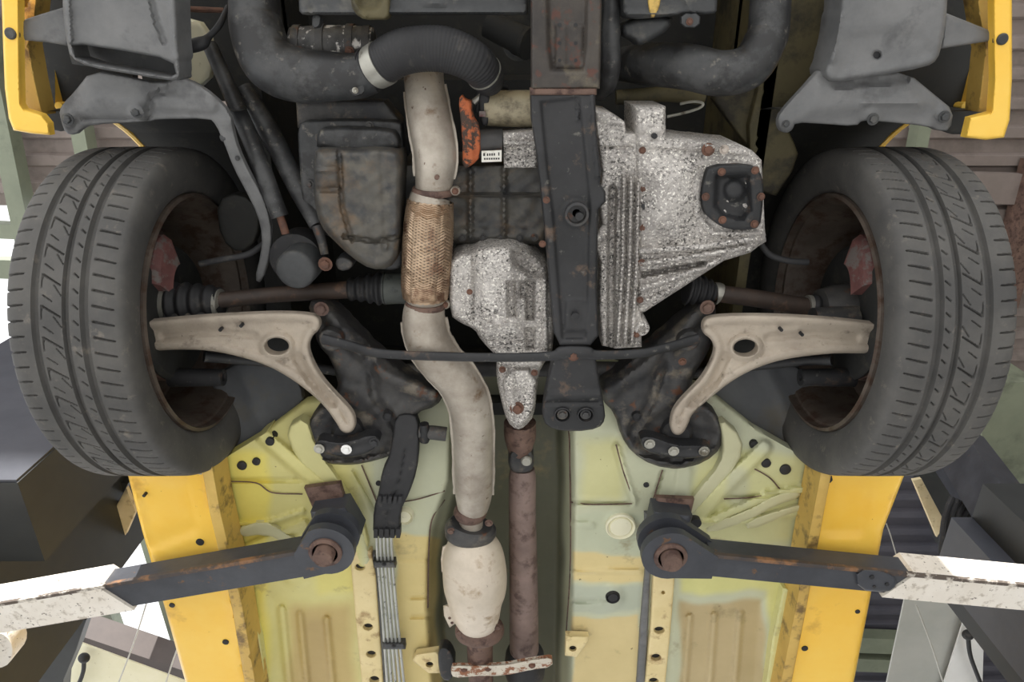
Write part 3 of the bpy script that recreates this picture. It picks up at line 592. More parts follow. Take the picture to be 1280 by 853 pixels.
def wheel(sx, label):
    cen = np.array([0, 0, Z0 + RT]); sc = np.array([sx, -sx, 1]); cen = cen + [0, -.004, 0]
    e = empty('wheel', (sx * .64, 0, Z0 + RT), car, label)
    def put(name, VF, m, lab=None, sm=40): return build(name, VF[0] * sc + cen, [tuple(f) for f in VF[1]], m, e, lab, sm)
    put('tyre', (TYV, TYF.tolist()), 'rubber_tyre', 'dusty grey rubber tyre with grooved tread', 50)
    put('rim', RIM, 'rim_steel', 'dull brown inner rim'); put('brake_disc', DISC, 'rust_brown', 'rusty brake disc'); put('hub', HUB, 'steel_greasy'); put('dust_shield', SHIELD, 'bay_dark')
    # calliper on the front of the disc
    ang = np.linspace(2.15, 3.2, 10); V = []
    for x0, x1, r0, r1 in ((.605, .69, .095, .150),):
        for t in ang: V += [(x, r * math.cos(t), r * math.sin(t)) for x, r in ((x0, r0), (x0 + .008, r1 - .01), (x0 + .02, r1), (x1, r1), (x1, r0))]
    n = 5; Fc = [(i * n + j, i * n + (j + 1) % n, (i + 1) * n + (j + 1) % n, (i + 1) * n + j) for i in range(9) for j in range(n)] + [tuple(range(5)), tuple(range(45, 50))]
    V = np.array(V); V[:, 2] *= -.55; V[:, 1] *= -sx; put('calliper', (V, Fc), 'red_rust', 'faded red rusty brake calliper', 30)
    k = ring([(.545, .012), (.545, .026), (.62, .032), (.62, .012)], 20, True); V = k[0] + np.array([0, 0, -.045]); put('ball_joint', (V, k[1]), 'steel_greasy')
    k = ring([(.54, .008), (.54, .016), (.64, .018), (.64, .008)], 16, True); V = k[0] + np.array([0, -.11 * sx, -.05]); put('tie_rod_end', (V, k[1]), 'steel_black')
    return e
wheel(-1, 'grey-treaded front wheel beside the bright opening'); wheel(1, 'grey-treaded front wheel beside the olive beam')
# ---------------------------------------------------------------- wheel arch liners behind the wheels
relief('arch_liner', [(268, 470), (300, 452), (352, 452), (376, 480), (380, 505), (330, 543), (262, 583), (240, 570), (260, 520)], lambda x, y: .30 + (583 - y) * .0006, 'liner', car, t=.02, step=8, smooth=1, rnd=2, label='charcoal felt liner beside the bright side wheel', feats=[ridge([(300, 460), (330, 540)], 10, .006)])
relief('arch_liner', [(880, 490), (905, 465), (960, 452), (1000, 455), (1020, 500), (1040, 560), (1046, 592), (945, 536), (890, 512)], lambda x, y: .30 + (590 - y) * .0006, 'liner', car, t=.02, step=8, smooth=1, rnd=2, label='charcoal felt liner beside the olive side wheel', feats=[ridge([(960, 460), (1000, 560)], 10, .006)])
for x, y, ol in ((250, 590, [(243, 578), (256, 574), (262, 590), (255, 600), (244, 598)]), (1033, 600, [(1024, 588), (1040, 590), (1042, 604), (1026, 606), (1022, 598)])):
    o = relief('sill_clip', ol, .20, 'steel_black', car, t=.03, step=4, smooth=1, rnd=1); bolt(x, y, .198, 2.6, o, 'zinc')
# ---------------------------------------------------------------- lower control arms
def control_arm(ol, hole, chan, dots, label):
    e = empty('control_arm', U(*hole, .22), car, label)
    def hh(x, y): return .215 + np.abs(x - 640) * 0 + np.clip((np.abs(x - 640) - 230) / 230, 0, 1) * -.02
    relief('arm', ol, hh, 'arm_cast', e, t=.018, holes=[ell(hole[0], hole[1], 15, 10.5, 28)], step=3, smooth=2, rnd=4, rdh=.010, rim=(8, .007),
           feats=[ridge(chan[0], 9, -.012, .7), ridge(chan[1], 7, -.007, .8), bump(hole[0], hole[1], 24, .006, 18, .4)], label='tan cast steel wishbone with one round hole')
    disc('hole_back', hole[0], hole[1], .285, [(24, .005), (24, 0), (4, 0)], 'bay_dark', e)
    for x, y in dots: disc('hole_shade_disc', x, y, .1995, [(2.2, .01), (2.2, 0), (1, .001)], 'rubber_black', e)  # small black discs paint the dark of the arm's holes
    return e
ca = control_arm([(110, 408), (205, 399), (250, 395), (300, 392), (350, 390), (392, 392), (401, 400), (400, 412), (390, 420), (385, 434), (392, 454), (404, 474), (420, 492), (436, 508), (444, 520), (445, 534), (438, 542), (427, 541), (420, 528), (406, 508), (385, 489), (360, 471), (332, 456), (300, 446), (262, 438), (222, 437), (190, 439), (110, 442)],
            (346, 433), ([(372, 448), (390, 476), (416, 503)], [(205, 420), (260, 415), (318, 420)]), [(275, 413), (301, 408)], 'tan lower control arm beside the bright side wheel')
cb = control_arm([(1170, 412), (1070, 401), (1030, 397), (980, 394), (930, 393), (888, 395), (878, 401), (877, 416), (889, 424), (894, 436), (888, 454), (876, 474), (860, 490), (846, 505), (839, 518), (837, 534), (842, 544), (852, 544), (860, 532), (864, 518), (885, 500), (912, 478), (942, 461), (976, 450), (1016, 444), (1060, 441), (1170, 446)],
            (932, 435), ([(906, 448), (890, 480), (866, 504)], [(1070, 422), (1020, 417), (960, 422)]), [(977, 413), (1003, 419)], 'tan lower control arm beside the olive side wheel')
# ---------------------------------------------------------------- subframe, mounts and brace
sub = empty('subframe', U(640, 470, .25), car, 'black greasy front subframe')
relief('subframe_leg', [(384, 378), (402, 374), (424, 388), (446, 412), (470, 436), (500, 462), (540, 478), (556, 492), (546, 508), (520, 516), (505, 545), (500, 566), (470, 576), (440, 582), (408, 580), (388, 570), (378, 552), (384, 530), (398, 510), (425, 490), (415, 450), (396, 430), (392, 404)],
       lambda x, y: .245 + (580 - y) * .0001, 'steel_greasy', sub, t=.05, step=4.5, smooth=1, rnd=7, rdh=.02, lump=.003, label='greasy black subframe leg',
       feats=[ridge([(410, 395), (440, 430), (480, 470), (540, 495)], 13, .016, .8), ridge([(460, 440), (470, 500), (500, 540)], 9, -.012, .8), region([(385, 545), (400, 520), (470, 510), (500, 545), (470, 572), (410, 575)], 10, -.012), ridge([(395, 578), (440, 580), (498, 566)], 5, .01)])
relief('subframe_leg', [(896, 378), (880, 376), (858, 392), (836, 412), (800, 440), (768, 466), (748, 478), (752, 500), (768, 516), (776, 545), (790, 566), (815, 582), (850, 588), (882, 578), (902, 560), (905, 535), (892, 512), (862, 496), (866, 470), (884, 444), (892, 420)],
       lambda x, y: .245 + (580 - y) * .0001, 'steel_greasy', sub, t=.05, step=4.5, smooth=1, rnd=7, rdh=.02, lump=.003, label='greasy black subframe leg',
       feats=[ridge([(872, 395), (842, 428), (800, 465), (760, 490)], 13, .016, .8), ridge([(832, 440), (815, 500), (790, 540)], 9, -.012, .8), region([(790, 545), (810, 520), (880, 515), (898, 545), (870, 572), (810, 572)], 10, -.012), ridge([(795, 572), (850, 584), (898, 560)], 5, .01)])
for x, y in ((484, 522), (796, 522)): disc('hole_shade_disc', x, y, .240, [(5.8, .02), (5.8, 0), (4, .004)], 'rubber_black', sub)  # black discs, the shade of the subframe holes put into colour
relief('saddle', [(392, 558), (398, 549), (410, 551), (426, 554), (446, 549), (460, 544), (472, 545), (476, 553), (466, 563), (446, 572), (425, 572), (405, 567)], .205, 'steel_black', sub, t=.03, step=4, smooth=1, rnd=3, rdh=.006, feats=[ridge([(398, 558), (432, 562), (470, 553)], 6, -.003)], label='black bush saddle with three bolts')
relief('saddle', [(799, 550), (806, 545), (820, 547), (838, 554), (856, 557), (876, 556), (888, 558), (890, 567), (878, 572), (850, 574), (828, 570), (806, 564)], .205, 'steel_black', sub, t=.03, step=4, smooth=1, rnd=3, rdh=.006, feats=[ridge([(808, 555), (842, 564), (884, 564)], 6, -.003)], label='black bush saddle with three bolts')
disc('bush', 432, 544, .236, [(20, .06), (20, .01), (14, 0), (5, .0)], 'rubber_black', sub); disc('bush', 848, 546, .236, [(20, .06), (20, .01), (14, 0), (5, .0)], 'rubber_black', sub)
for x, y, m in ((399, 561, 'zinc'), (433, 562, 'white_plate'), (468, 553, 'steel_greasy'), (812, 555, 'zinc'), (842, 564, 'zinc'), (880, 564, 'zinc')): bolt(x, y, .205, 4.6, sub, m)
for x, y, r in ((411, 427, 6), (402, 386, 9), (862, 428, 6), (884, 384, 9), (853, 452, 5)): bolt(x, y, .222, r * .7, sub, 'rust_brown' if r > 8 else 'rust_bolt')
relief('brace_lug', [(398, 416), (412, 410), (430, 420), (428, 436), (412, 440), (400, 432)], .225, 'steel_greasy', sub, t=.02, step=4, rnd=2); relief('brace_lug', [(876, 418), (862, 412), (846, 422), (848, 438), (862, 440), (874, 432)], .225, 'steel_greasy', sub, t=.02, step=4, rnd=2)
br = empty('cross_brace', U(640, 446, .16), car, 'long thin black brace bar across the underside')
tube('bar', [(404, 424, .205, 7), (436, 432, .19, 6.5), (476, 442, .165, 6), (560, 446, .155, 6), (640, 447, .155, 6), (690, 445, .155, 6.5), (704, 441, .155, 9), (732, 441, .155, 9), (746, 444, .155, 6.5), (800, 442, .16, 6), (836, 434, .18, 6.5), (872, 424, .205, 7)], 'steel_black', br, n=14, squash=.7)
bolt(717, 445, .149, 4.6, br, 'rust_bolt')
# inner tie rod / steering rack hints behind
tube('steering_rack', [(455, 470, .31, 10), (560, 462, .31, 10), (760, 462, .31, 10), (850, 470, .31, 9)], 'steel_greasy', car, 'greasy steering rack', n=16)
for sx, pts in ((-1, [(455, 470, .31, 6), (380, 458, .30, 6), (300, 450, .27, 6), (255, 446, .24, 7)]), (1, [(850, 470, .31, 6), (905, 462, .30, 6), (1000, 452, .27, 6), (1040, 450, .24, 7)])): tube('tie_rod', pts, 'steel_black', car, 'dark tie rod', n=12)
# ---------------------------------------------------------------- drive shafts
def drive(pts, ob, ib, label, ribs):
    e = empty('drive_shaft', U(*pts[0][:3]), car, label)
    tube('shaft', pts, 'shaft_dark', e, n=16)
    for p, nr in ((ob, ribs), (ib, 4)):
        if not p: continue
        tube('boot', p, 'rubber_black', e, n=24, k=24, mod=lambda s, nr=nr: 1 + .10 * np.sin(2 * math.pi * nr * s), label='ribbed black rubber boot')
    return e
ds = drive([(270, 376, .27, 10), (310, 372, .285, 10), (350, 368, .30, 10), (440, 362, .30, 11)], [(202, 382, .27, 27), (236, 380, .27, 25), (276, 377, .27, 18)], [(436, 362, .30, 13), (460, 361, .30, 17), (482, 361, .30, 21)], 'brown drive shaft above the tan arm beside the oil pan', 5)
tube('joint_housing', [(480, 361, .30, 20), (500, 361, .30, 19), (520, 361, .30, 19)], 'tunnel_dark', ds, n=20, label='green-grey joint housing')
for x, r in ((210, 28), (272, 20)): tube('clamp_band', [(x, 381, .27, r), (x + 2, 381, .27, r), (x + 5, 381, .27, r)], 'zinc', ds, n=24)
ds = drive([(890, 366, .30, 11), (950, 374, .30, 11), (1012, 384, .30, 11)], [(1012, 384, .30, 15), (1040, 388, .30, 20), (1070, 391, .30, 22)], [(858, 360, .30, 20), (876, 363, .30, 17), (892, 366, .30, 13)], 'brown drive shaft above the tan arm beside the gearbox', 4)
for x, y, r in ((894, 367, 14), (1009, 384, 15)): tube('clamp_band', [(x, y, .30, r), (x + 2, y, .30, r), (x + 5, y + 1, .30, r)], 'zinc', ds, n=24)
# brake hoses
tube('brake_hose', [(1010, 328, .27, 4), (985, 326, .27, 4), (962, 318, .28, 4), (948, 300, .30, 4)], 'rubber_black', car, 'black braided brake hose beside the gearbox', n=10)
tube('brake_hose', [(250, 330, .27, 4), (280, 324, .27, 4), (310, 318, .28, 4), (330, 305, .30, 4)], 'rubber_black', car, 'black brake hose beside the oil filter', n=10)
# ---------------------------------------------------------------- bumper ends, ducts, splash panels
def bumper(ol, inn, hole, label, liner):
    e = empty('bumper', U(*hole, .2), car, label)
    relief('bumper_skin', ol, .205, 'yellow_paint', e, t=.02, step=4, smooth=0, rnd=3, rdh=.008)
    relief('bumper_liner', liner, .33, 'bay_dark', e, t=.02, step=8, smooth=1, rnd=2, label='black bumper inside')
    relief('bumper_return', inn, .245, 'yellow_dull_shaded', e, t=.04, step=6, smooth=0, rnd=2, label='inner return of the bumper with shade put into its yellow')  # shadowed inner side of the yellow bumper, shade painted into its colour
    disc('plug', *hole, .204, [(7, .01), (7, -.001), (5.5, -.003)], 'plastic_dark', e, 'dark round plug')
bumper([(-4, -150), (2, 0), (4, 60), (6, 110), (11, 148), (17, 163), (40, 167), (63, 169), (61, 154), (52, 143), (30, 136), (26, 130), (25, 90), (24, 0), (22, -150)], [(24, -20), (32, 8), (48, -20), (44, 22), (36, 55), (44, 100), (54, 144), (26, 134)], (13, 42), 'yellow bumper end beside the green purlin', [(20, -150), (160, -150), (170, 100), (160, 130), (110, 140), (84, 166), (54, 160), (40, 140), (20, 60)])
bumper([(1240, -150), (1241, 0), (1242, 100), (1239, 140), (1212, 147), (1206, 172), (1232, 175), (1255, 172), (1262, 150), (1265, 100), (1265, 0), (1264, -150)], [(1243, 6), (1218, -20), (1224, 20), (1231, 60), (1222, 140), (1243, 140)], (1253, 49), 'yellow bumper end beside the bare brown roof', [(1248, -150), (1110, -150), (1100, 100), (1116, 130), (1160, 150), (1184, 168), (1212, 168), (1228, 150), (1248, 60)])
sp = empty('splash_panel', U(150, 80, .2), car, 'grey plastic splash panel with an open slot, above the bright side wheel')
relief('duct', [(76, -120), (78, 0), (80, 30), (84, 55), (88, 72), (112, 84), (160, 92), (212, 101), (225, 99), (227, 84), (222, 40), (218, -120)], .20, 'plastic_grey', sp, t=.05, step=3, smooth=1, rnd=6, rdh=.012,
       holes=[[(91, 57), (104, 56), (150, 63), (200, 72), (217, 80), (220, 92), (214, 96), (160, 87), (115, 79), (95, 71)]], feats=[ridge([(82, -20), (86, 50)], 6, .006), ridge([(216, -20), (222, 70)], 7, .007), ridge([(86, 76), (150, 88), (222, 99)], 6, .008), ridge([(190, 0), (197, 30), (206, 52)], 5, -.006)], label='smooth grey air duct')
relief('duct_throat', [(82, 50), (222, 74), (226, 100), (90, 80)], .262, 'plastic_dark', sp, t=.02, step=8, smooth=0, rnd=0)
relief('wing_flap', [(26, 26), (50, 18), (80, 9), (88, 58), (60, 53), (26, 50)], .222, 'plastic_grey', sp, t=.02, step=6, smooth=0, rnd=3)
relief('guard', [(114, 88), (160, 96), (200, 105), (226, 96), (246, 104), (266, 118), (288, 140), (292, 164), (298, 186), (312, 216), (326, 240), (335, 262), (340, 290), (338, 318), (327, 354), (318, 350), (326, 318), (328, 296), (322, 268), (308, 240), (292, 210), (280, 178), (270, 156), (262, 148), (196, 149), (186, 152), (112, 156), (102, 162), (94, 169), (82, 167), (76, 150), (74, 138), (80, 128), (92, 116)],
       lambda x, y: .225 + np.clip(y - 150, 0, 300) * .0003, 'plastic_grey', sp, t=.012, step=4.5, smooth=1, rnd=3, rdh=.004, label='thin lower guard with a curled tail',
       feats=[region([(110, 110), (190, 118), (178, 142), (96, 142)], 14, .010), ridge([(185, 150), (190, 120), (220, 108)], 5, -.006), ridge([(105, 150), (185, 148)], 3, -.005), bump(172, 141, 14, .008), bump(84, 150, 13, .008), ridge([(200, 128), (262, 132)], 12, .006)])
for x, y, r in ((85, 149, 5), (171, 140, 5), (280, 172, 3.5), (297, 198, 2.2)): bolt(x, y, .214 if y < 160 else .236, r, sp, 'plastic_dark', 'clip')
sp = empty('splash_panel', U(1110, 80, .2), car, 'grey plastic splash panel with a small round hole, above the olive side wheel')
relief('duct', [(1056, -120), (1051, 0), (1044, 50), (1036, 74), (1028, 92), (1040, 104), (1090, 96), (1158, 84), (1172, 75), (1178, 54), (1184, 20), (1188, -120)], .20, 'plastic_grey', sp, t=.07, step=4.5, smooth=1, rnd=7, rdh=.014,
       holes=[ell(1096, 69, 3.6, 3.6, 12)], feats=[region([(1060, 44), (1100, 38), (1150, 42), (1170, 66), (1150, 78), (1050, 92)], 10, -.005), ridge([(1048, 20), (1040, 76)], 5, .005)], label='smooth grey air duct')
disc('hole_back', 1096, 69, .212, [(8, .01), (8, 0), (2, 0)], 'rubber_black', sp)
relief('wing_flap', [(1182, 16), (1210, 27), (1242, 40), (1240, 51), (1176, 61)], .222, 'plastic_grey', sp, t=.02, step=6, smooth=0, rnd=3)
relief('guard', [(1026, 84), (1008, 104), (975, 140), (971, 152), (974, 163), (983, 167), (991, 162), (994, 153), (1030, 155), (1070, 158), (1078, 150), (1104, 152), (1160, 158), (1172, 164), (1188, 163), (1192, 138), (1170, 120), (1134, 90), (1090, 94)],
       .225, 'plastic_grey', sp, t=.012, step=4.5, smooth=1, rnd=3, rdh=.004, feats=[region([(1020, 100), (1120, 98), (1160, 128), (1140, 140), (1080, 138), (1000, 146)], 12, .010), ridge([(1045, 105), (1130, 98)], 8, -.010), ridge([(1078, 128), (1150, 130)], 4, .004), bump(1091, 149, 14, .006), bump(1180, 146, 12, .006), bump(982, 155, 10, .006)], label='thin lower guard')
for x, y, r in ((1091, 149, 5), (1180, 146, 5), (982, 155, 3.4)): bolt(x, y, .216, r, sp, 'plastic_dark', 'clip')
# ---------------------------------------------------------------- exhaust
ex = empty('exhaust', U(560, 400, .2), car, 'stained steel exhaust running from the engine to the tail')
def fins(name, p, m, w=2.4):
    """flat seam flange on both sides of a two-piece heat shield"""
    q = spline(p, 6); P, r = pts3(q); tn = np.gradient(P, axis=0); tn /= np.linalg.norm(tn, axis=1)[:, None]
    s = np.cross(tn, (0, 0, 1.0)); s /= np.linalg.norm(s, axis=1)[:, None]
    out = []
    wob = 1 + .16 * np.sin(np.arange(len(P)) * .9) + .1 * np.sin(np.arange(len(P)) * 2.3 + 1)
    for sg in (-1, 1):
        a = P + sg * s * (r * .9)[:, None]; b = P + sg * s * (r + wob * w * depth(P) / F_PX)[:, None]; n = len(P); t = np.array([0, 0, .0018])
        V = np.concatenate([a - t, b - t, b + t, a + t]); out.append((V, [(k * n + i, k * n + i + 1, ((k + 1) % 4) * n + i + 1, ((k + 1) % 4) * n + i) for k in range(4) for i in range(n - 1)]))
    return build(name, *join(out), m, ex)
up = [(529, 84, .30, 25), (531, 110, .275, 25), (537, 150, .25, 27), (544, 190, .23, 27), (543, 222, .222, 24), (541, 238, .22, 22)]
tube('front_shield', up, 'exhaust', ex, 'pale stained heat-shielded front pipe', n=28); fins('shield_seam', up[1:5], 'exhaust')
tube('flex_sleeve', [(540, 244, .22, 23), (538, 252, .218, 27), (536, 280, .215, 29), (534, 320, .212, 29), (532, 356, .21, 28), (532, 372, .21, 26), (532, 378, .21, 22)], 'exhaust', ex, 'bronze woven flexible section', n=40, k=8)
def braid(p, m, turns=5.0, strands=22, r0=.0011):
    q = spline(p, 10); P, r = pts3(q); n = len(P); out = []
    tn = np.gradient(P, axis=0); tn /= np.linalg.norm(tn, axis=1)[:, None]; u = np.cross(tn, (0, 0, 1.0)); u /= np.linalg.norm(u, axis=1)[:, None]; w = np.cross(u, tn)
    S_ = np.linspace(0, 1, n * 2); Pi = np.stack([np.interp(S_, np.linspace(0, 1, n), P[:, k]) for k in range(3)], 1); ri = np.interp(S_, np.linspace(0, 1, n), r); ui = np.stack([np.interp(S_, np.linspace(0, 1, n), u[:, k]) for k in range(3)], 1); wi = np.stack([np.interp(S_, np.linspace(0, 1, n), w[:, k]) for k in range(3)], 1)
    for sg in (-1, 1):
        for k in range(strands):
            a = 2 * math.pi * k / strands + sg * S_ * 2 * math.pi * turns / 2.6
            lift = .0007 * np.sin(a * strands / 2 * 1.0 + sg * 1.57)
            L = Pi + (ri + .0006 + lift)[:, None] * (np.cos(a)[:, None] * ui + np.sin(a)[:, None] * wi); out.append(sweep(L, r0 * 1.7, 4, False))
    return join(out)
build('woven_braid', *braid([(538, 252, .218, 27.2), (536, 280, .215, 29.4), (534, 320, .212, 29.4), (532, 356, .21, 28.6), (532, 371, .21, 26.6)], 'braid'), 'braid', ex, 'woven bronze wire braid', 60, kind='stuff')
for y, r, bx in ((239, 25, 569), (381, 24, 556)):
    tube('clamp', [(541 - (y > 300) * 9, y - 4, .22 - (y > 300) * .01, r), (541 - (y > 300) * 9, y, .22 - (y > 300) * .01, r + 1.5), (541 - (y > 300) * 9, y + 4, .22 - (y > 300) * .01, r)], 'rust_brown', ex, 'rusty band clamp', n=28)
    relief('clamp_lug', ell(bx, y, 7, 6, 10), .205, 'exhaust', ex, t=.012, step=3, smooth=0, rnd=1.5); bolt(bx, y, .203, 3, ex, 'rust_bolt')
lo = [(531, 382, .21, 25), (530, 400, .208, 27), (535, 425, .206, 28), (550, 450, .205, 28), (572, 475, .205, 27), (586, 503, .207, 26), (591, 540, .21, 25), (592, 590, .212, 24), (592, 618, .213, 23), (591, 636, .214, 19)]
tube('rear_shield', lo, 'exhaust', ex, 'pale stained heat-shielded lower pipe', n=28, k=8); fins('shield_seam', lo[1:9], 'exhaust', 2.6)
for x, y, h in ((525, 403, .176), (545, 477, .175), (587, 533, .177), (592, 590, .18), (546, 222, .187), (533, 205, .197)): disc('rivet_hole', x, y, h, [(3.0, .006), (3.0, -.0012), (1.5, -.0015)], 'rust_brown', ex)
tube('pipe', [(591, 630, .214, 15), (589, 650, .214, 15), (588, 670, .214, 15)], 'exhaust', ex, n=24)
def flange(pts, label=None):
    return relief('flange', pts, .195, 'steel_greasy', ex, t=.02, step=4, smooth=2, rnd=3, rdh=.005, label=label)
tube('flange_ring', [(589, 655, .214, 27), (588, 660, .214, 32), (588, 668, .214, 32), (588, 673, .214, 27)], 'steel_greasy', ex, 'dark bolted flange', n=30, squash=.75, k=3)
ct = [(588, 668, .215, 22), (589, 676, .213, 30), (591, 690, .21, 37), (593, 712, .208, 40), (594, 735, .208, 39), (594, 752, .21, 34), (596, 770, .213, 29), (598, 781, .215, 24)]
tube('catalyst_shield', ct, 'cat_shield', ex, 'egg-shaped pale catalytic converter shield', n=32, k=8, squash=.85)
relief('shield_flap', [(553, 684), (568, 676), (572, 678), (560, 712), (552, 716), (551, 700)], .212, 'cat_shield', ex, t=.004, step=4, smooth=0, rnd=1); relief('shield_flap', [(554, 758), (560, 756), (577, 775), (562, 785), (555, 770)], .212, 'cat_shield', ex, t=.004, step=4, smooth=0, rnd=1)
for x, y in ((559, 687), (558, 696), (562, 773), (565, 779)): disc('rivet_hole', x, y, .2115, [(1.8, .004), (1.8, -.001), (1, 0)], 'rust_brown', ex)
disc('rivet_hole', 607, 733, .158, [(2.4, .006), (2.4, -.001), (1.5, .0)], 'rust_brown', ex)
tube('flange_ring', [(599, 779, .215, 24), (599, 784, .215, 30), (600, 792, .215, 30), (600, 797, .215, 22)], 'rust_brown', ex, 'brown rear flange', n=30, squash=.75, k=3)
tube('tail_pipe', [(600, 792, .215, 17), (600, 820, .215, 16), (602, 900, .216, 15), (606, 1300, .22, 14)], 'rust_brown', ex, 'brown tail pipe', n=24)
tube('flange_ring', [(588, 634, .214, 18), (588, 640, .214, 21), (588, 646, .214, 18)], 'rust_brown', ex, n=26, k=3)
bolt(611, 654, .19, 3.4, ex, 'rust_brown'); bolt(564, 664, .19, 3.4, ex, 'rust_brown'); bolt(574, 790, .195, 3.2, ex, 'rust_brown'); bolt(622, 784, .195, 3.2, ex, 'rust_brown')
# ---------------------------------------------------------------- propeller shaft
pr = empty('propeller_shaft', U(653, 600, .27), car, 'brown propeller shaft in the tunnel beside the exhaust')
tube('shaft_tube', [(653, 586, .29, 15), (653, 598, .287, 17), (653, 640, .28, 17), (654, 700, .275, 17.5), (655, 780, .27, 18), (656, 900, .265, 18), (658, 1300, .262, 17)], 'shaft', pr, n=28)
tube('yoke', [(650, 528, .28, 20), (650, 545, .28, 20), (650, 556, .28, 17), (651, 566, .285, 13)], 'rust_brown', pr, 'brown rusty yoke', n=24)
relief('joint_fork', [(636, 566), (644, 560), (658, 560), (667, 566), (668, 584), (660, 592), (642, 592), (635, 582)], .262, 'steel_greasy', pr, t=.05, step=4, smooth=1, rnd=4, rdh=.01, label='universal joint')
disc('joint_cap', 658, 577, .256, [(7, .02), (7, 0), (5.5, -.003)], 'zinc', pr); disc('joint_cap', 643, 568, .258, [(5, .02), (5, 0), (4, -.003)], 'steel_black', pr)
tube('carrier', [(656, 812, .268, 18), (656, 818, .268, 24), (656, 840, .267, 25), (656, 850, .266, 19)], 'rubber_black', pr, 'black centre bearing', n=28, k=3)
bk = empty('tunnel_bracket', U(620, 830, .2), car, 'white rusty bracket strap across the tunnel')
relief('strap', [(566, 831), (590, 832), (630, 831), (660, 825), (690, 821), (691, 834), (662, 838), (632, 845), (590, 846), (567, 848), (563, 840)], .185, 'bracket_white', bk, t=.012, step=4, smooth=1, rnd=2, feats=[ridge([(566, 835), (630, 834), (690, 824)], 3, .004)])
for x, y in ((580, 837), (610, 836), (665, 832)): bolt(x, y, .184, 3, bk, 'rust_bolt')
relief('hanger', [(548, 812), (556, 809), (564, 815), (570, 830), (564, 852), (552, 850), (548, 832)], .20, 'steel_black', bk, t=.03, step=4, smooth=1, rnd=2)
# ---------------------------------------------------------------- brake pipes
for i in range(5):
    x0, x1 = 472 + i * 4.6, 486 + i * 5.4
    tube('brake_pipe', [(x0 - 1.5, 662, .232, 1.7), (x0, 700, .232, 1.7), (x0 + 6, 770, .232, 1.8), (x1, 880, .232, 1.9)], 'pipe_line', car, n=8, k=5, label='thin silver brake pipe in a bundle of five')
pc = empty('pipe_cover', U(495, 620, .22), car, 'black plastic cover over the brake pipes')
def cover_h(x, y): return .205 + np.clip(600 - y, 0, 100) * .0005
relief('cover', [(494, 520), (510, 516), (524, 522), (524, 560), (521, 590), (512, 616), (500, 640), (500, 673), (466, 672), (467, 636), (474, 614), (477, 590), (486, 572), (490, 550)], cover_h, 'rubber_black', pc, t=.02, step=3.5, smooth=1, rnd=3, rdh=.006, feats=[ridge([(507, 560), (500, 600), (484, 640), (484, 672)], 1.6, -.004), region([(470, 624), (502, 624), (499, 634), (468, 634)], 2, .004)])
for i in range(5):
    build('tooth', *boxes([([U(467 + i * 7, 662, .20), U(472 + i * 7, 662, .20), U(472 + i * 7, 673, .20), U(467 + i * 7, 673, .20)], .02)]), 'rubber_black', pc, None, 0)
    build('tooth', *boxes([([U(473 + i * 6.4, 621, .198), U(477 + i * 6.4, 621, .198), U(476 + i * 6.4, 630, .198), U(472 + i * 6.4, 630, .198)], .02)]), 'rubber_black', pc, None, 0)
for y, x in ((706, 480), (808, 492)):
    o = relief('pipe_clip', [(x - 14, y - 4), (x + 14, y - 4), (x + 15, y + 4), (x - 13, y + 4)], .222, 'plastic_dark', car, t=.02, step=4, smooth=0, rnd=1.5, label='black pipe clip'); bolt(x, y, .221, 1.8, o, 'steel_black')
tube('hose_union', [(524, 540, .24, 8), (540, 541, .24, 9), (558, 543, .24, 9)], 'steel_greasy', car, 'greasy pipe union beside the exhaust', n=14); tube('union_collar', [(530, 530, .235, 6), (531, 545, .235, 7), (530, 552, .235, 6)], 'steel_black', car, n=12)
# ---------------------------------------------------------------- engine mounting beam along the centre
cm = empty('engine_beam', U(710, 250, .17), car, 'long black engine beam down the centre')
relief('front_plate', [(660, -120), (664, 0), (664, 112), (750, 111), (752, 0), (756, -120)], .150, 'plate_brown', cm, t=.03, step=2.8, smooth=0, rnd=3, rdh=.006, label='brown greasy front plate with six holes',
       feats=[region([(682, -120), (736, -120), (732, 60), (728, 88), (690, 88), (686, 60)], 4, -.012), region([(695, 30), (729, 30), (727, 84), (694, 84)], 2, .004), region([(708, 28), (714, 28), (714, 86), (708, 86)], 2.5, -.003)])
for x in (699.5, 719.5):
    for y in (31, 54, 75.5): disc('hole', x, y, .1575, [(2.2, .01), (2.2, -.0012), (1.2, -.0012)], 'rubber_black', cm)  # black discs paint the six holes' inner shade
relief('lip', [(662, 110), (746, 110), (746, 119), (663, 119)], .148, 'rust_brown', cm, t=.02, step=4, smooth=0, rnd=2)
def beam_h(x, y): return .152 + 0 * y
relief('rear_plate', [(663, 117), (744, 117), (745, 150), (748, 190), (752, 214), (750, 230), (757, 240), (757, 252), (748, 262), (747, 300), (746, 360), (748, 420), (738, 432), (700, 432), (692, 415), (688, 370), (682, 300), (676, 240), (670, 190), (664, 150)], beam_h, 'steel_black', cm, t=.05, step=2.6, smooth=0, rnd=3, rdh=.006, label='black pressed rear plate',
       feats=[region([(676, 128), (683, 200), (692, 280), (703, 424), (732, 424), (735, 350), (737, 250), (730, 180), (724, 122)], 2.5, -.007), ridge([(740, 118), (747, 220)], 4, .004), bump(719, 268, 20, .006), region([(708, 374), (732, 374), (734, 414), (706, 414)], 2, .004), ridge([(721, 126), (722, 150)], 2.5, .003)])
disc('bush_cup', 721, 268, .145, [(15, .02), (15, -.002), (12, -.003), (11, .006), (5, .008)], 'steel_greasy', cm); disc('bush_core', 724, 270, .148, [(5, .02), (5, -.004), (2, -.004)], 'steel_black', cm)
disc('hole', 719, 396, .1465, [(5, .01), (5, -.001), (3.5, -.0012)], 'rubber_black', cm)  # black disc, hole shade given as colour
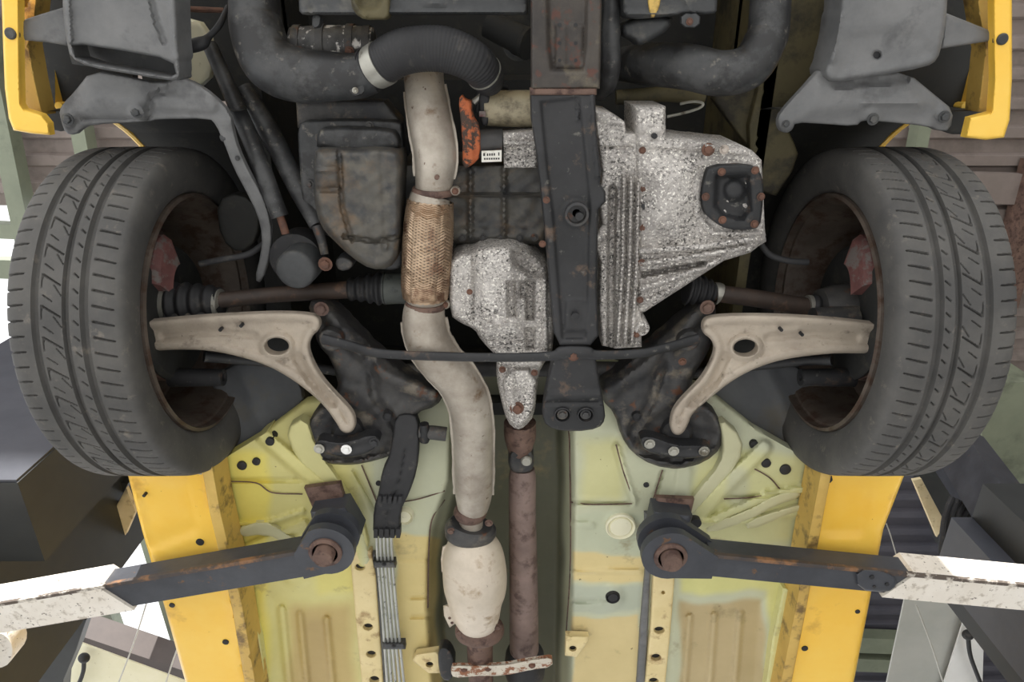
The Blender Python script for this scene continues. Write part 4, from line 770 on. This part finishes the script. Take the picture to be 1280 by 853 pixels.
relief('mount_plate', [(694, 440), (744, 440), (748, 470), (755, 505), (757, 525), (748, 536), (720, 540), (690, 537), (678, 526), (679, 505), (686, 470)], .162, 'steel_black', cm, t=.03, step=4, smooth=1, rnd=3, rdh=.006, feats=[ridge([(684, 503), (752, 503)], 4, -.004), ridge([(686, 494), (750, 494)], 4, .004)], label='black mount plate with two bolts')
for x in (703, 732): disc('bush_cup', x, 518, .161, [(10.5, .01), (10.5, -.004), (9, -.005), (8, .001), (4, .001)], 'rubber_black', cm); bolt(x, 518, .160, 4.6, cm, 'steel_greasy')
bolt(683, 250, .15, 3, cm); bolt(678, 305, .15, 3, cm)
# ---------------------------------------------------------------- gearbox
gb = empty('gearbox', U(830, 290, .2), car, 'speckled pale alloy gearbox with a black square cover')
relief('bell_housing', [(742, 136), (762, 140), (781, 152), (783, 166), (802, 166), (802, 434), (770, 436), (752, 432), (748, 380), (750, 330), (742, 302), (744, 292), (752, 280), (748, 250), (752, 214)], .20, 'alloy_speckled', gb, t=.10, step=2.6, smooth=0, rnd=4, rdh=.010, lump=.001, label='speckled alloy bell housing',
       feats=[ridge([(780, 220), (778, 330), (772, 430)], 3.2, .016), ridge([(789, 220), (787, 330), (781, 432)], 3.2, .016), ridge([(798, 230), (796, 330), (790, 432)], 3.2, .016), ridge([(766, 236), (764, 330), (764, 430)], 6, -.022), region([(745, 150), (778, 160), (778, 182), (748, 182)], 5, -.006), bump(750, 298, 9, .008), ridge([(748, 186), (790, 184)], 3, -.006), ridge([(752, 378), (770, 378)], 2.5, .006)])
relief('gear_case', [(793, 166), (793, 133), (832, 133), (832, 172), (850, 172), (880, 176), (924, 180), (940, 188), (952, 200), (954, 240), (956, 285), (958, 302), (948, 308), (938, 316), (905, 326), (880, 342), (840, 368), (806, 390), (797, 392), (797, 300)], .195, 'alloy_speckled', gb, t=.12, step=2.8, smooth=0, rnd=5, rdh=.014, lump=.0015, label='speckled alloy gear casing with ribs',
       feats=[region([(810, 212), (850, 204), (868, 210), (864, 255), (846, 288), (810, 288)], 22, .030), ridge([(800, 314), (880, 308), (950, 298)], 5, .014), ridge([(800, 330), (860, 322), (930, 310)], 4, .012), ridge([(800, 344), (850, 335), (880, 330)], 4, -.024), ridge([(800, 362), (850, 346), (900, 326)], 5, .012), ridge([(800, 380), (840, 362)], 3, .006), ridge([(803, 180), (880, 184), (930, 190)], 6, .006), ridge([(870, 210), (872, 270), (890, 292), (950, 292)], 5, .007), region([(797, 136), (829, 136), (829, 168), (797, 168)], 3, .004), bump(850, 180, 12, .006), bump(888, 178, 12, .008)])
for x, y in ((818, 170), (805, 258)): disc('hole', x, y, .187, [(3.5, .012), (3.5, -.003), (2.4, -.0032)], 'rubber_black', gb)  # black discs in place of shaded openings in the casing
for x, y in ((805, 236), (804, 285), (802, 328), (800, 375), (803, 188), (796, 418)): bolt(x, y, .188, 3, gb, 'rust_bolt')
bolt(885, 187, .185, 5.5, gb, 'rust_bolt'); bolt(905, 187, .186, 4, gb, 'alloy_plain')
disc('lug', 802, 411, .19, [(10, .05), (10, 0), (8, -.004), (5, -.004), (4, .004), (2, .004)], 'alloy_speckled', gb)
relief('cover', [(886, 207), (938, 205), (950, 214), (955, 230), (953, 262), (950, 284), (936, 288), (908, 287), (890, 276), (878, 264), (876, 240), (880, 222)], .178, 'steel_black', gb, t=.03, step=3.5, smooth=1, rnd=3, rdh=.005, label='black pressed square cover', feats=[region([(896, 220), (936, 219), (938, 262), (928, 274), (904, 270), (894, 258)], 4, -.016), bump(918, 238, 16, .010)])
for x, y in ((882, 246), (951, 246), (943, 280), (944, 213), (902, 215), (903, 275)): bolt(x, y, .177, 3.4, gb, 'rust_bolt')
# ---------------------------------------------------------------- transfer case
tr = empty('transfer_case', U(640, 420, .2), car, 'speckled pale alloy transfer case between the exhaust and the beam')
relief('case', [(560, 328), (572, 318), (592, 316), (600, 308), (640, 306), (660, 316), (690, 336), (694, 440), (676, 458), (672, 480), (668, 520), (656, 534), (646, 538), (634, 528), (626, 500), (620, 470), (621, 446), (600, 424), (594, 412), (576, 404), (562, 394)], .20, 'alloy_speckled', tr, t=.11, step=2.6, smooth=1, rnd=7, rdh=.016, lump=.0015, label='speckled alloy casing',
       feats=[ridge([(592, 322), (592, 400)], 2.5, -.006), region([(596, 316), (640, 310), (650, 420), (606, 420)], 8, .010), region([(650, 352), (658, 352), (658, 372), (650, 372)], 2, -.02), region([(634, 352), (644, 352), (645, 396), (635, 396)], 2, -.02), region([(658, 350), (668, 350), (668, 400), (658, 400)], 2, -.03), region([(656, 410), (668, 410), (668, 436), (658, 436)], 2, -.02), region([(640, 312), (690, 330), (690, 348), (662, 344), (642, 330)], 4, -.03), ridge([(680, 345), (682, 440)], 4, .012), ridge([(624, 455), (676, 455)], 4, .012), ridge([(640, 460), (642, 525)], 4, .008), ridge([(660, 462), (656, 515)], 4, -.006), ridge([(606, 408), (690, 398)], 3, .006), ridge([(600, 432), (692, 430)], 3, .006)])
bolt(646, 510, .186, 6, tr, 'rust_bolt'); bolt(587, 365, .19, 2.6, tr, 'rust_bolt'); bolt(668, 466, .186, 3, tr, 'rust_bolt'); bolt(628, 462, .186, 3, tr, 'rust_bolt')
relief('rear_nose', [(626, 462), (672, 462), (668, 518), (648, 536), (634, 524)], .186, 'alloy_speckled', tr, t=.03, step=3.5, smooth=1, rnd=5, rdh=.012, feats=[ridge([(640, 466), (643, 522)], 3, .006), ridge([(628, 490), (670, 490)], 3, .005)])
# ---------------------------------------------------------------- engine block, starter, oil pan
en = empty('engine', U(590, 240, .28), car, 'dark greasy engine block with bolted ribs')
relief('block', [(500, 206), (690, 206), (690, 300), (676, 306), (600, 304), (560, 306), (500, 306)], .27, 'oil_pan', en, t=.2, step=4, smooth=0, rnd=3, rdh=.006, lump=.002, feats=[ridge([(560, 244), (682, 244)], 3, .008), ridge([(588, 210), (588, 300)], 3, .008), ridge([(560, 286), (682, 286)], 3, .008), ridge([(630, 210), (630, 300)], 3, .008), region([(560, 290), (680, 290), (680, 302), (560, 302)], 3, .012)])
for x in (578, 604, 626, 650, 668): bolt(x, 297, .258, 3.4, en, 'steel_greasy')
relief('upper_block', [(480, 100), (680, 100), (680, 214), (480, 214)], .42, 'bay_dark', en, t=.2, step=12, smooth=0, rnd=0)
st = empty('starter_motor', U(632, 150, .25), car, 'starter motor with beige body and white sticker')
tube('motor_body', [(606, 136, .27, 21), (640, 136, .27, 22), (676, 136, .27, 22)], 'starter_beige', st, 'beige dirty cylinder', n=26)
tube('solenoid', [(600, 178, .25, 16), (628, 178, .25, 16)], 'steel_greasy', st, n=24)
relief('nose_casting', [(628, 166), (672, 162), (672, 210), (630, 210)], .235, 'alloy_speckled', st, t=.06, step=3.5, smooth=0, rnd=3, feats=[ridge([(628, 178), (672, 178)], 3, .006), ridge([(630, 196), (672, 196)], 3, .006), ridge([(632, 187), (650, 187)], 2.5, -.006)], label='pale finned casting')
relief('end_cap', [(598, 112), (612, 108), (612, 158), (600, 156)], .245, 'rubber_black', st, t=.05, step=5, rnd=2)
relief('tag', [(599, 139), (607, 139), (607, 146), (599, 146)], .24, 'red_rust', st, t=.002, step=4, smooth=0, rnd=0, label='small pink tag')
pb = relief('sticker', [(602, 189), (627, 188), (627, 202), (602, 203)], .221, 'paper_white', st, t=.004, step=6, smooth=0, rnd=0, label='small white printed sticker')
build('sticker_print', *boxes([([U(x, y, .2205), U(x + w_, y, .2205), U(x + w_, y + hh_, .2205), U(x, y + hh_, .2205)], .001) for x, y, w_, hh_ in [(604, 191.5, 2.4, 3.6), (608.5, 192, 1.8, 3), (611.4, 191.8, 1.8, 3), (614.2, 191.7, 1.8, 3), (617, 191.6, 1.8, 3), (622.8, 190.6, 1.4, 4)] + [(605 + 2.9 * i, 197.6 - .05 * i, 2.0, 2.2) for i in range(7)]]), 'ink', st, 'tiny dark print on the white sticker', 0, kind='stuff')
tube('starter_cable', [(597, 140, .26, 3), (600, 116, .26, 3), (616, 106, .27, 3), (634, 110, .30, 3)], 'rubber_black', st, n=10); tube('cable_end', [(592, 128, .255, 4), (602, 120, .255, 4), (612, 114, .255, 4)], 'zinc', st, n=10)
rb = relief('rust_bracket', [(573, 124), (578, 117), (582, 124), (592, 126), (590, 142), (600, 158), (601, 196), (590, 207), (578, 212), (578, 180), (576, 150)], .225, 'rust_orange', car, t=.012, step=3.5, smooth=1, rnd=2, label='bright orange rusted bracket', feats=[ridge([(584, 126), (588, 160), (588, 200)], 5, .004)])
op = empty('oil_pan', U(450, 240, .2), car, 'grimy ribbed sheet steel oil pan')
relief('pan_flange', [(372, 156), (384, 150), (490, 150), (506, 156), (506, 330), (494, 338), (470, 336), (440, 310), (400, 290), (380, 280), (374, 200)], .255, 'duct_dark', op, t=.03, step=5, smooth=1, rnd=3)
relief('pan_body', [(392, 190), (402, 184), (430, 186), (470, 184), (498, 186), (503, 200), (502, 240), (501, 300), (498, 322), (486, 336), (464, 337), (442, 324), (418, 302), (400, 282), (392, 250)], .185, 'oil_pan', op, t=.09, step=2.6, smooth=1, rnd=9, rdh=.03, lump=.0015, label='brown stained sump',
       feats=[ridge([(424, 190), (428, 260), (440, 300)], 4, -.007), ridge([(392, 238), (424, 236)], 5, -.007), ridge([(394, 212), (420, 212)], 5, .006), ridge([(430, 296), (470, 302), (500, 296)], 4, -.010), bump(481, 306, 6, .006, 10), region([(404, 196), (422, 196), (422, 228), (404, 228)], 6, .006), ridge([(465, 190), (470, 290)], 12, .003)])
relief('pan_top', [(396, 164), (410, 158), (490, 160), (500, 172), (500, 190), (396, 190)], .225, 'duct_dark', op, t=.04, step=5, smooth=1, rnd=6, rdh=.015)
for x, y in ((399, 172), (462, 157), (387, 230), (388, 270)): bolt(x, y, .252, 3.6, op, 'steel_greasy')
relief('sump_shelf', [(370, 126), (480, 126), (500, 150), (500, 160), (372, 160)], .29, 'steel_greasy', op, t=.05, step=6, smooth=0, rnd=3)
of = empty('oil_filter', U(368, 338, .2), car, 'smooth black oil filter beside the oil pan')
disc('canister', 369, 338, .205, [(25, .07), (25, .004), (23.5, .0), (21, -.003), (12, -.0045), (2, -.005)], 'plastic_dark', of, 'shiny black rounded canister', n=40)
disc('collar', 370, 325, .262, [(33, .05), (33, 0), (25, -.004)], 'rubber_black', of)
bolt(407, 330, .215, 6, car, 'rust_bolt', 'drain_plug', 'brown drain plug beside the oil filter')
relief('sensor', [(418, 326), (428, 320), (442, 326), (440, 336), (424, 340)], .23, 'steel_greasy', car, t=.04, step=4, rnd=3, label='greasy pressure sensor')
# ---------------------------------------------------------------- pipes and hoses
def pipe(name, p, m, label, n=18, **k): return tube(name, p, m, car, label, n=n, **k)
cp = pipe('coolant_pipe', [(262, 56, .34, 9), (290, 120, .31, 10), (318, 186, .28, 11), (342, 250, .25, 11), (350, 271, .245, 11)], 'duct_dark', 'grey pipe running down to the oil filter')
tube('fitting', [(350, 270, .245, 5), (354, 282, .245, 5), (357, 292, .245, 5)], 'rust_bolt', cp, n=10)
cp = pipe('coolant_pipe', [(305, 110, .34, 11), (345, 180, .31, 13), (372, 235, .28, 12), (396, 282, .25, 9)], 'duct_dark', 'grey pipe running down to the drain plug')
tube('fitting', [(396, 282, .25, 7), (402, 300, .245, 6), (406, 318, .24, 5)], 'steel_greasy', cp, n=12)
ah = pipe('air_pipe', [(314, -130, .28, 30), (318, 0, .27, 31), (322, 40, .255, 33), (338, 78, .24, 34), (372, 94, .23, 33), (420, 96, .225, 29), (446, 95, .225, 27), (466, 90, .225, 25)], 'duct_dark', 'dark stained plastic air pipe bending towards the ribbed hose', n=28, k=8)
relief('pipe_tab', [(432, 106), (456, 104), (456, 118), (440, 122)], .196, 'duct_dark', ah, t=.01, step=4, rnd=1.5)
bolt(444, 113, .195, 2.6, ah, 'zinc')
ho = pipe('rubber_hose', [(462, 88, .225, 25), (476, 80, .215, 26), (500, 66, .205, 27), (530, 61, .20, 27), (560, 63, .20, 27), (590, 76, .205, 25), (606, 92, .225, 22), (612, 102, .25, 19)], 'rubber_black', 'black ribbed rubber hose arching over the exhaust', n=32, k=36, mod=lambda s: 1 + .010 * np.sin(2 * math.pi * 52 * s))
def band(name, i0, i1, dr, m, lab):
    q = spline([(462, 88, .225, 25), (476, 80, .215, 26), (500, 66, .205, 27), (530, 61, .20, 27), (560, 63, .20, 27), (590, 76, .205, 25), (606, 92, .225, 22), (612, 102, .25, 19)], 30)[i0:i1]; P, r = pts3(q); V, Fc = sweep(P, r + dr, 32, True); build(name, V, Fc, m, ho, lab)
band('hose_clamp', 16, 36, .0018, 'zinc', 'bright silver hose clamp'); band('hose_end', 0, 6, .0015, 'rubber_black', None); band('hose_clamp', 176, 179, .0015, 'zinc', None)
pipe('air_pipe', [(778, 80, .42, 20), (810, 80, .31, 25), (860, 84, .245, 27), (900, 92, .235, 27), (935, 84, .235, 27), (954, 56, .24, 26), (962, 20, .25, 25), (966, -130, .26, 24)], 'duct_dark', 'dark stained air pipe curving above the gearbox', n=28, k=8)
wh = pipe('water_hose', [(765, -110, .24, 11), (764, 10, .235, 11), (763, 45, .23, 12), (764, 80, .23, 12), (760, 104, .25, 11), (750, 116, .28, 10)], 'duct_dark', 'dark water hose beside the beam front plate', n=20)
tube('hose_clamp', [(763, 38, .232, 12.6), (763, 41, .232, 12.8), (763, 45, .232, 12.6)], 'steel_greasy', wh, n=20, k=2)
# ---------------------------------------------------------------- front end: radiator support, fan shroud, compressor
rs = empty('radiator_support', U(520, 5, .2), car, 'grey radiator lower support bar')
relief('support_bar', [(370, -150), (374, 14), (378, 18), (480, 18), (660, 18), (662, -150)], .195, 'plastic_dark', rs, t=.04, step=6, smooth=0, rnd=4, rdh=.008, feats=[ridge([(380, 15), (658, 14)], 4, .004), bump(388, 11, 6, -.004), ridge([(498, 0), (510, 9), (560, 2)], 3, .003)])
relief('support_bracket', [(434, -120), (438, 4), (444, 18), (456, 25), (470, 24), (482, 25), (488, 18), (491, -120)], .185, 'bay_olive', rs, t=.03, step=4, smooth=1, rnd=4, rdh=.008, label='olive rubber mount bracket', feats=[bump(463, 2, 18, -.008, 14), ridge([(440, 0), (456, 22)], 4, .005)])
relief('support_lug', [(390, 18), (402, 18), (400, 34), (390, 36)], .215, 'plastic_dark', rs, t=.02, step=4, rnd=2)
ac = empty('compressor', U(415, 58, .3), car, 'round silver and black mottled compressor')
tube('compressor_body', [(366, 58, .30, 22), (400, 58, .30, 24), (440, 58, .30, 24), (468, 58, .30, 22)], 'mottled', ac, n=28, label='mottled silver drum')
for x, r in ((374, 25), (404, 26), (440, 26), (460, 24)): tube('band', [(x - 4, 58, .30, r), (x, 58, .30, r), (x + 5, 58, .30, r)], 'steel_greasy', ac, n=28, k=2)
bolt(437, 64, .262, 4, ac); bolt(374, 64, .262, 4, ac)
fs = empty('fan_shroud', U(820, 15, .2), car, 'grey plastic fan shroud beside the beam front plate')
relief('shroud', [(772, -120), (776, 12), (786, 25), (842, 20), (858, 16), (892, 18), (897, 12), (897, -120)], .20, 'plastic_dark', fs, t=.05, step=5, smooth=1, rnd=4, rdh=.010, feats=[ridge([(846, -10), (866, 16)], 3, .004), ridge([(780, 17), (845, 16)], 3, .004)])
relief('shroud_foot', [(778, 24), (842, 18), (838, 36), (812, 52), (798, 58), (790, 50), (776, 44)], .225, 'plastic_dark', fs, t=.05, step=4, smooth=1, rnd=7, rdh=.02)
relief('shroud_tab', [(851, 16), (876, 16), (874, 35), (851, 34)], .20, 'plastic_dark', fs, t=.01, step=4, rnd=1.5); bolt(862, 27, .199, 3, fs)
relief('moss', [(808, -20), (829, -20), (824, 14), (815, 25), (810, 12)], .197, 'rust_orange', fs, t=.004, step=4, rnd=2, label='ochre mossy stain').data.materials[0] = MATS['yellow_dull_shaded']
# dark units deep in the bay
relief('inner_panel', [(880, 110), (960, 95), (960, 250), (940, 190), (920, 165)], .40, 'bay_olive', car, t=.02, step=8, smooth=1, rnd=3, label='olive inner bay panel')
relief('inner_panel', [(950, -120), (1050, -120), (1036, 80), (1005, 110), (975, 150), (990, 170), (1000, 200), (960, 260), (930, 180), (952, 90)], .38, 'bay_olive', car, t=.02, step=8, smooth=1, rnd=3, label='olive chassis rail behind the splash panel', holes=[ell(1033, 20, 3.2), ell(942, 103, 7, 6)])
relief('washer_bottle', [(222, 20), (260, 30), (270, 90), (240, 118), (226, 90)], .36, 'cream_panel', car, t=.02, step=8, smooth=1, rnd=3, label='pale washer bottle behind the splash panel')
tube('wiring', [(285, 8, .33, 3), (275, 30, .30, 4), (262, 45, .29, 4), (252, 54, .28, 8), (230, 60, .28, 8)], 'rubber_black', car, 'black connector and wiring', n=10); tube('metal_stay', [(228, 11, .34, 3), (250, 12, .34, 3.5), (280, 13, .34, 3)], 'rust_bolt', car, 'brown metal stay', n=8)
tube('wire_clip', [(834, 146, .30, 1.8), (860, 140, .30, 1.8), (876, 134, .30, 1.8), (878, 129, .30, 1.8), (866, 127, .30, 1.8), (850, 130, .30, 1.8)], 'zinc', car, 'thin bent wire clip above the gearbox', n=8)
tube('pulley_shaft', [(610, 30, .36, 16), (650, 50, .34, 18), (662, 55, .33, 20)], 'bay_dark', car, 'dark pulley beside the beam', n=18); disc('pulley', 648, 55, .34, [(20, .03), (20, 0), (14, -.002), (12, .006), (4, .006)], 'plastic_dark', car)
tube('cross_tube', [(770, 122, .36, 9), (830, 118, .36, 9), (880, 122, .36, 9)], 'bay_olive', car, n=14)
relief('side_lining', [(270, 250), (300, 240), (325, 262), (322, 300), (300, 318), (276, 300)], .36, 'bay_dark', car, t=.03, step=6, rnd=3, label='dark plastic side lining')
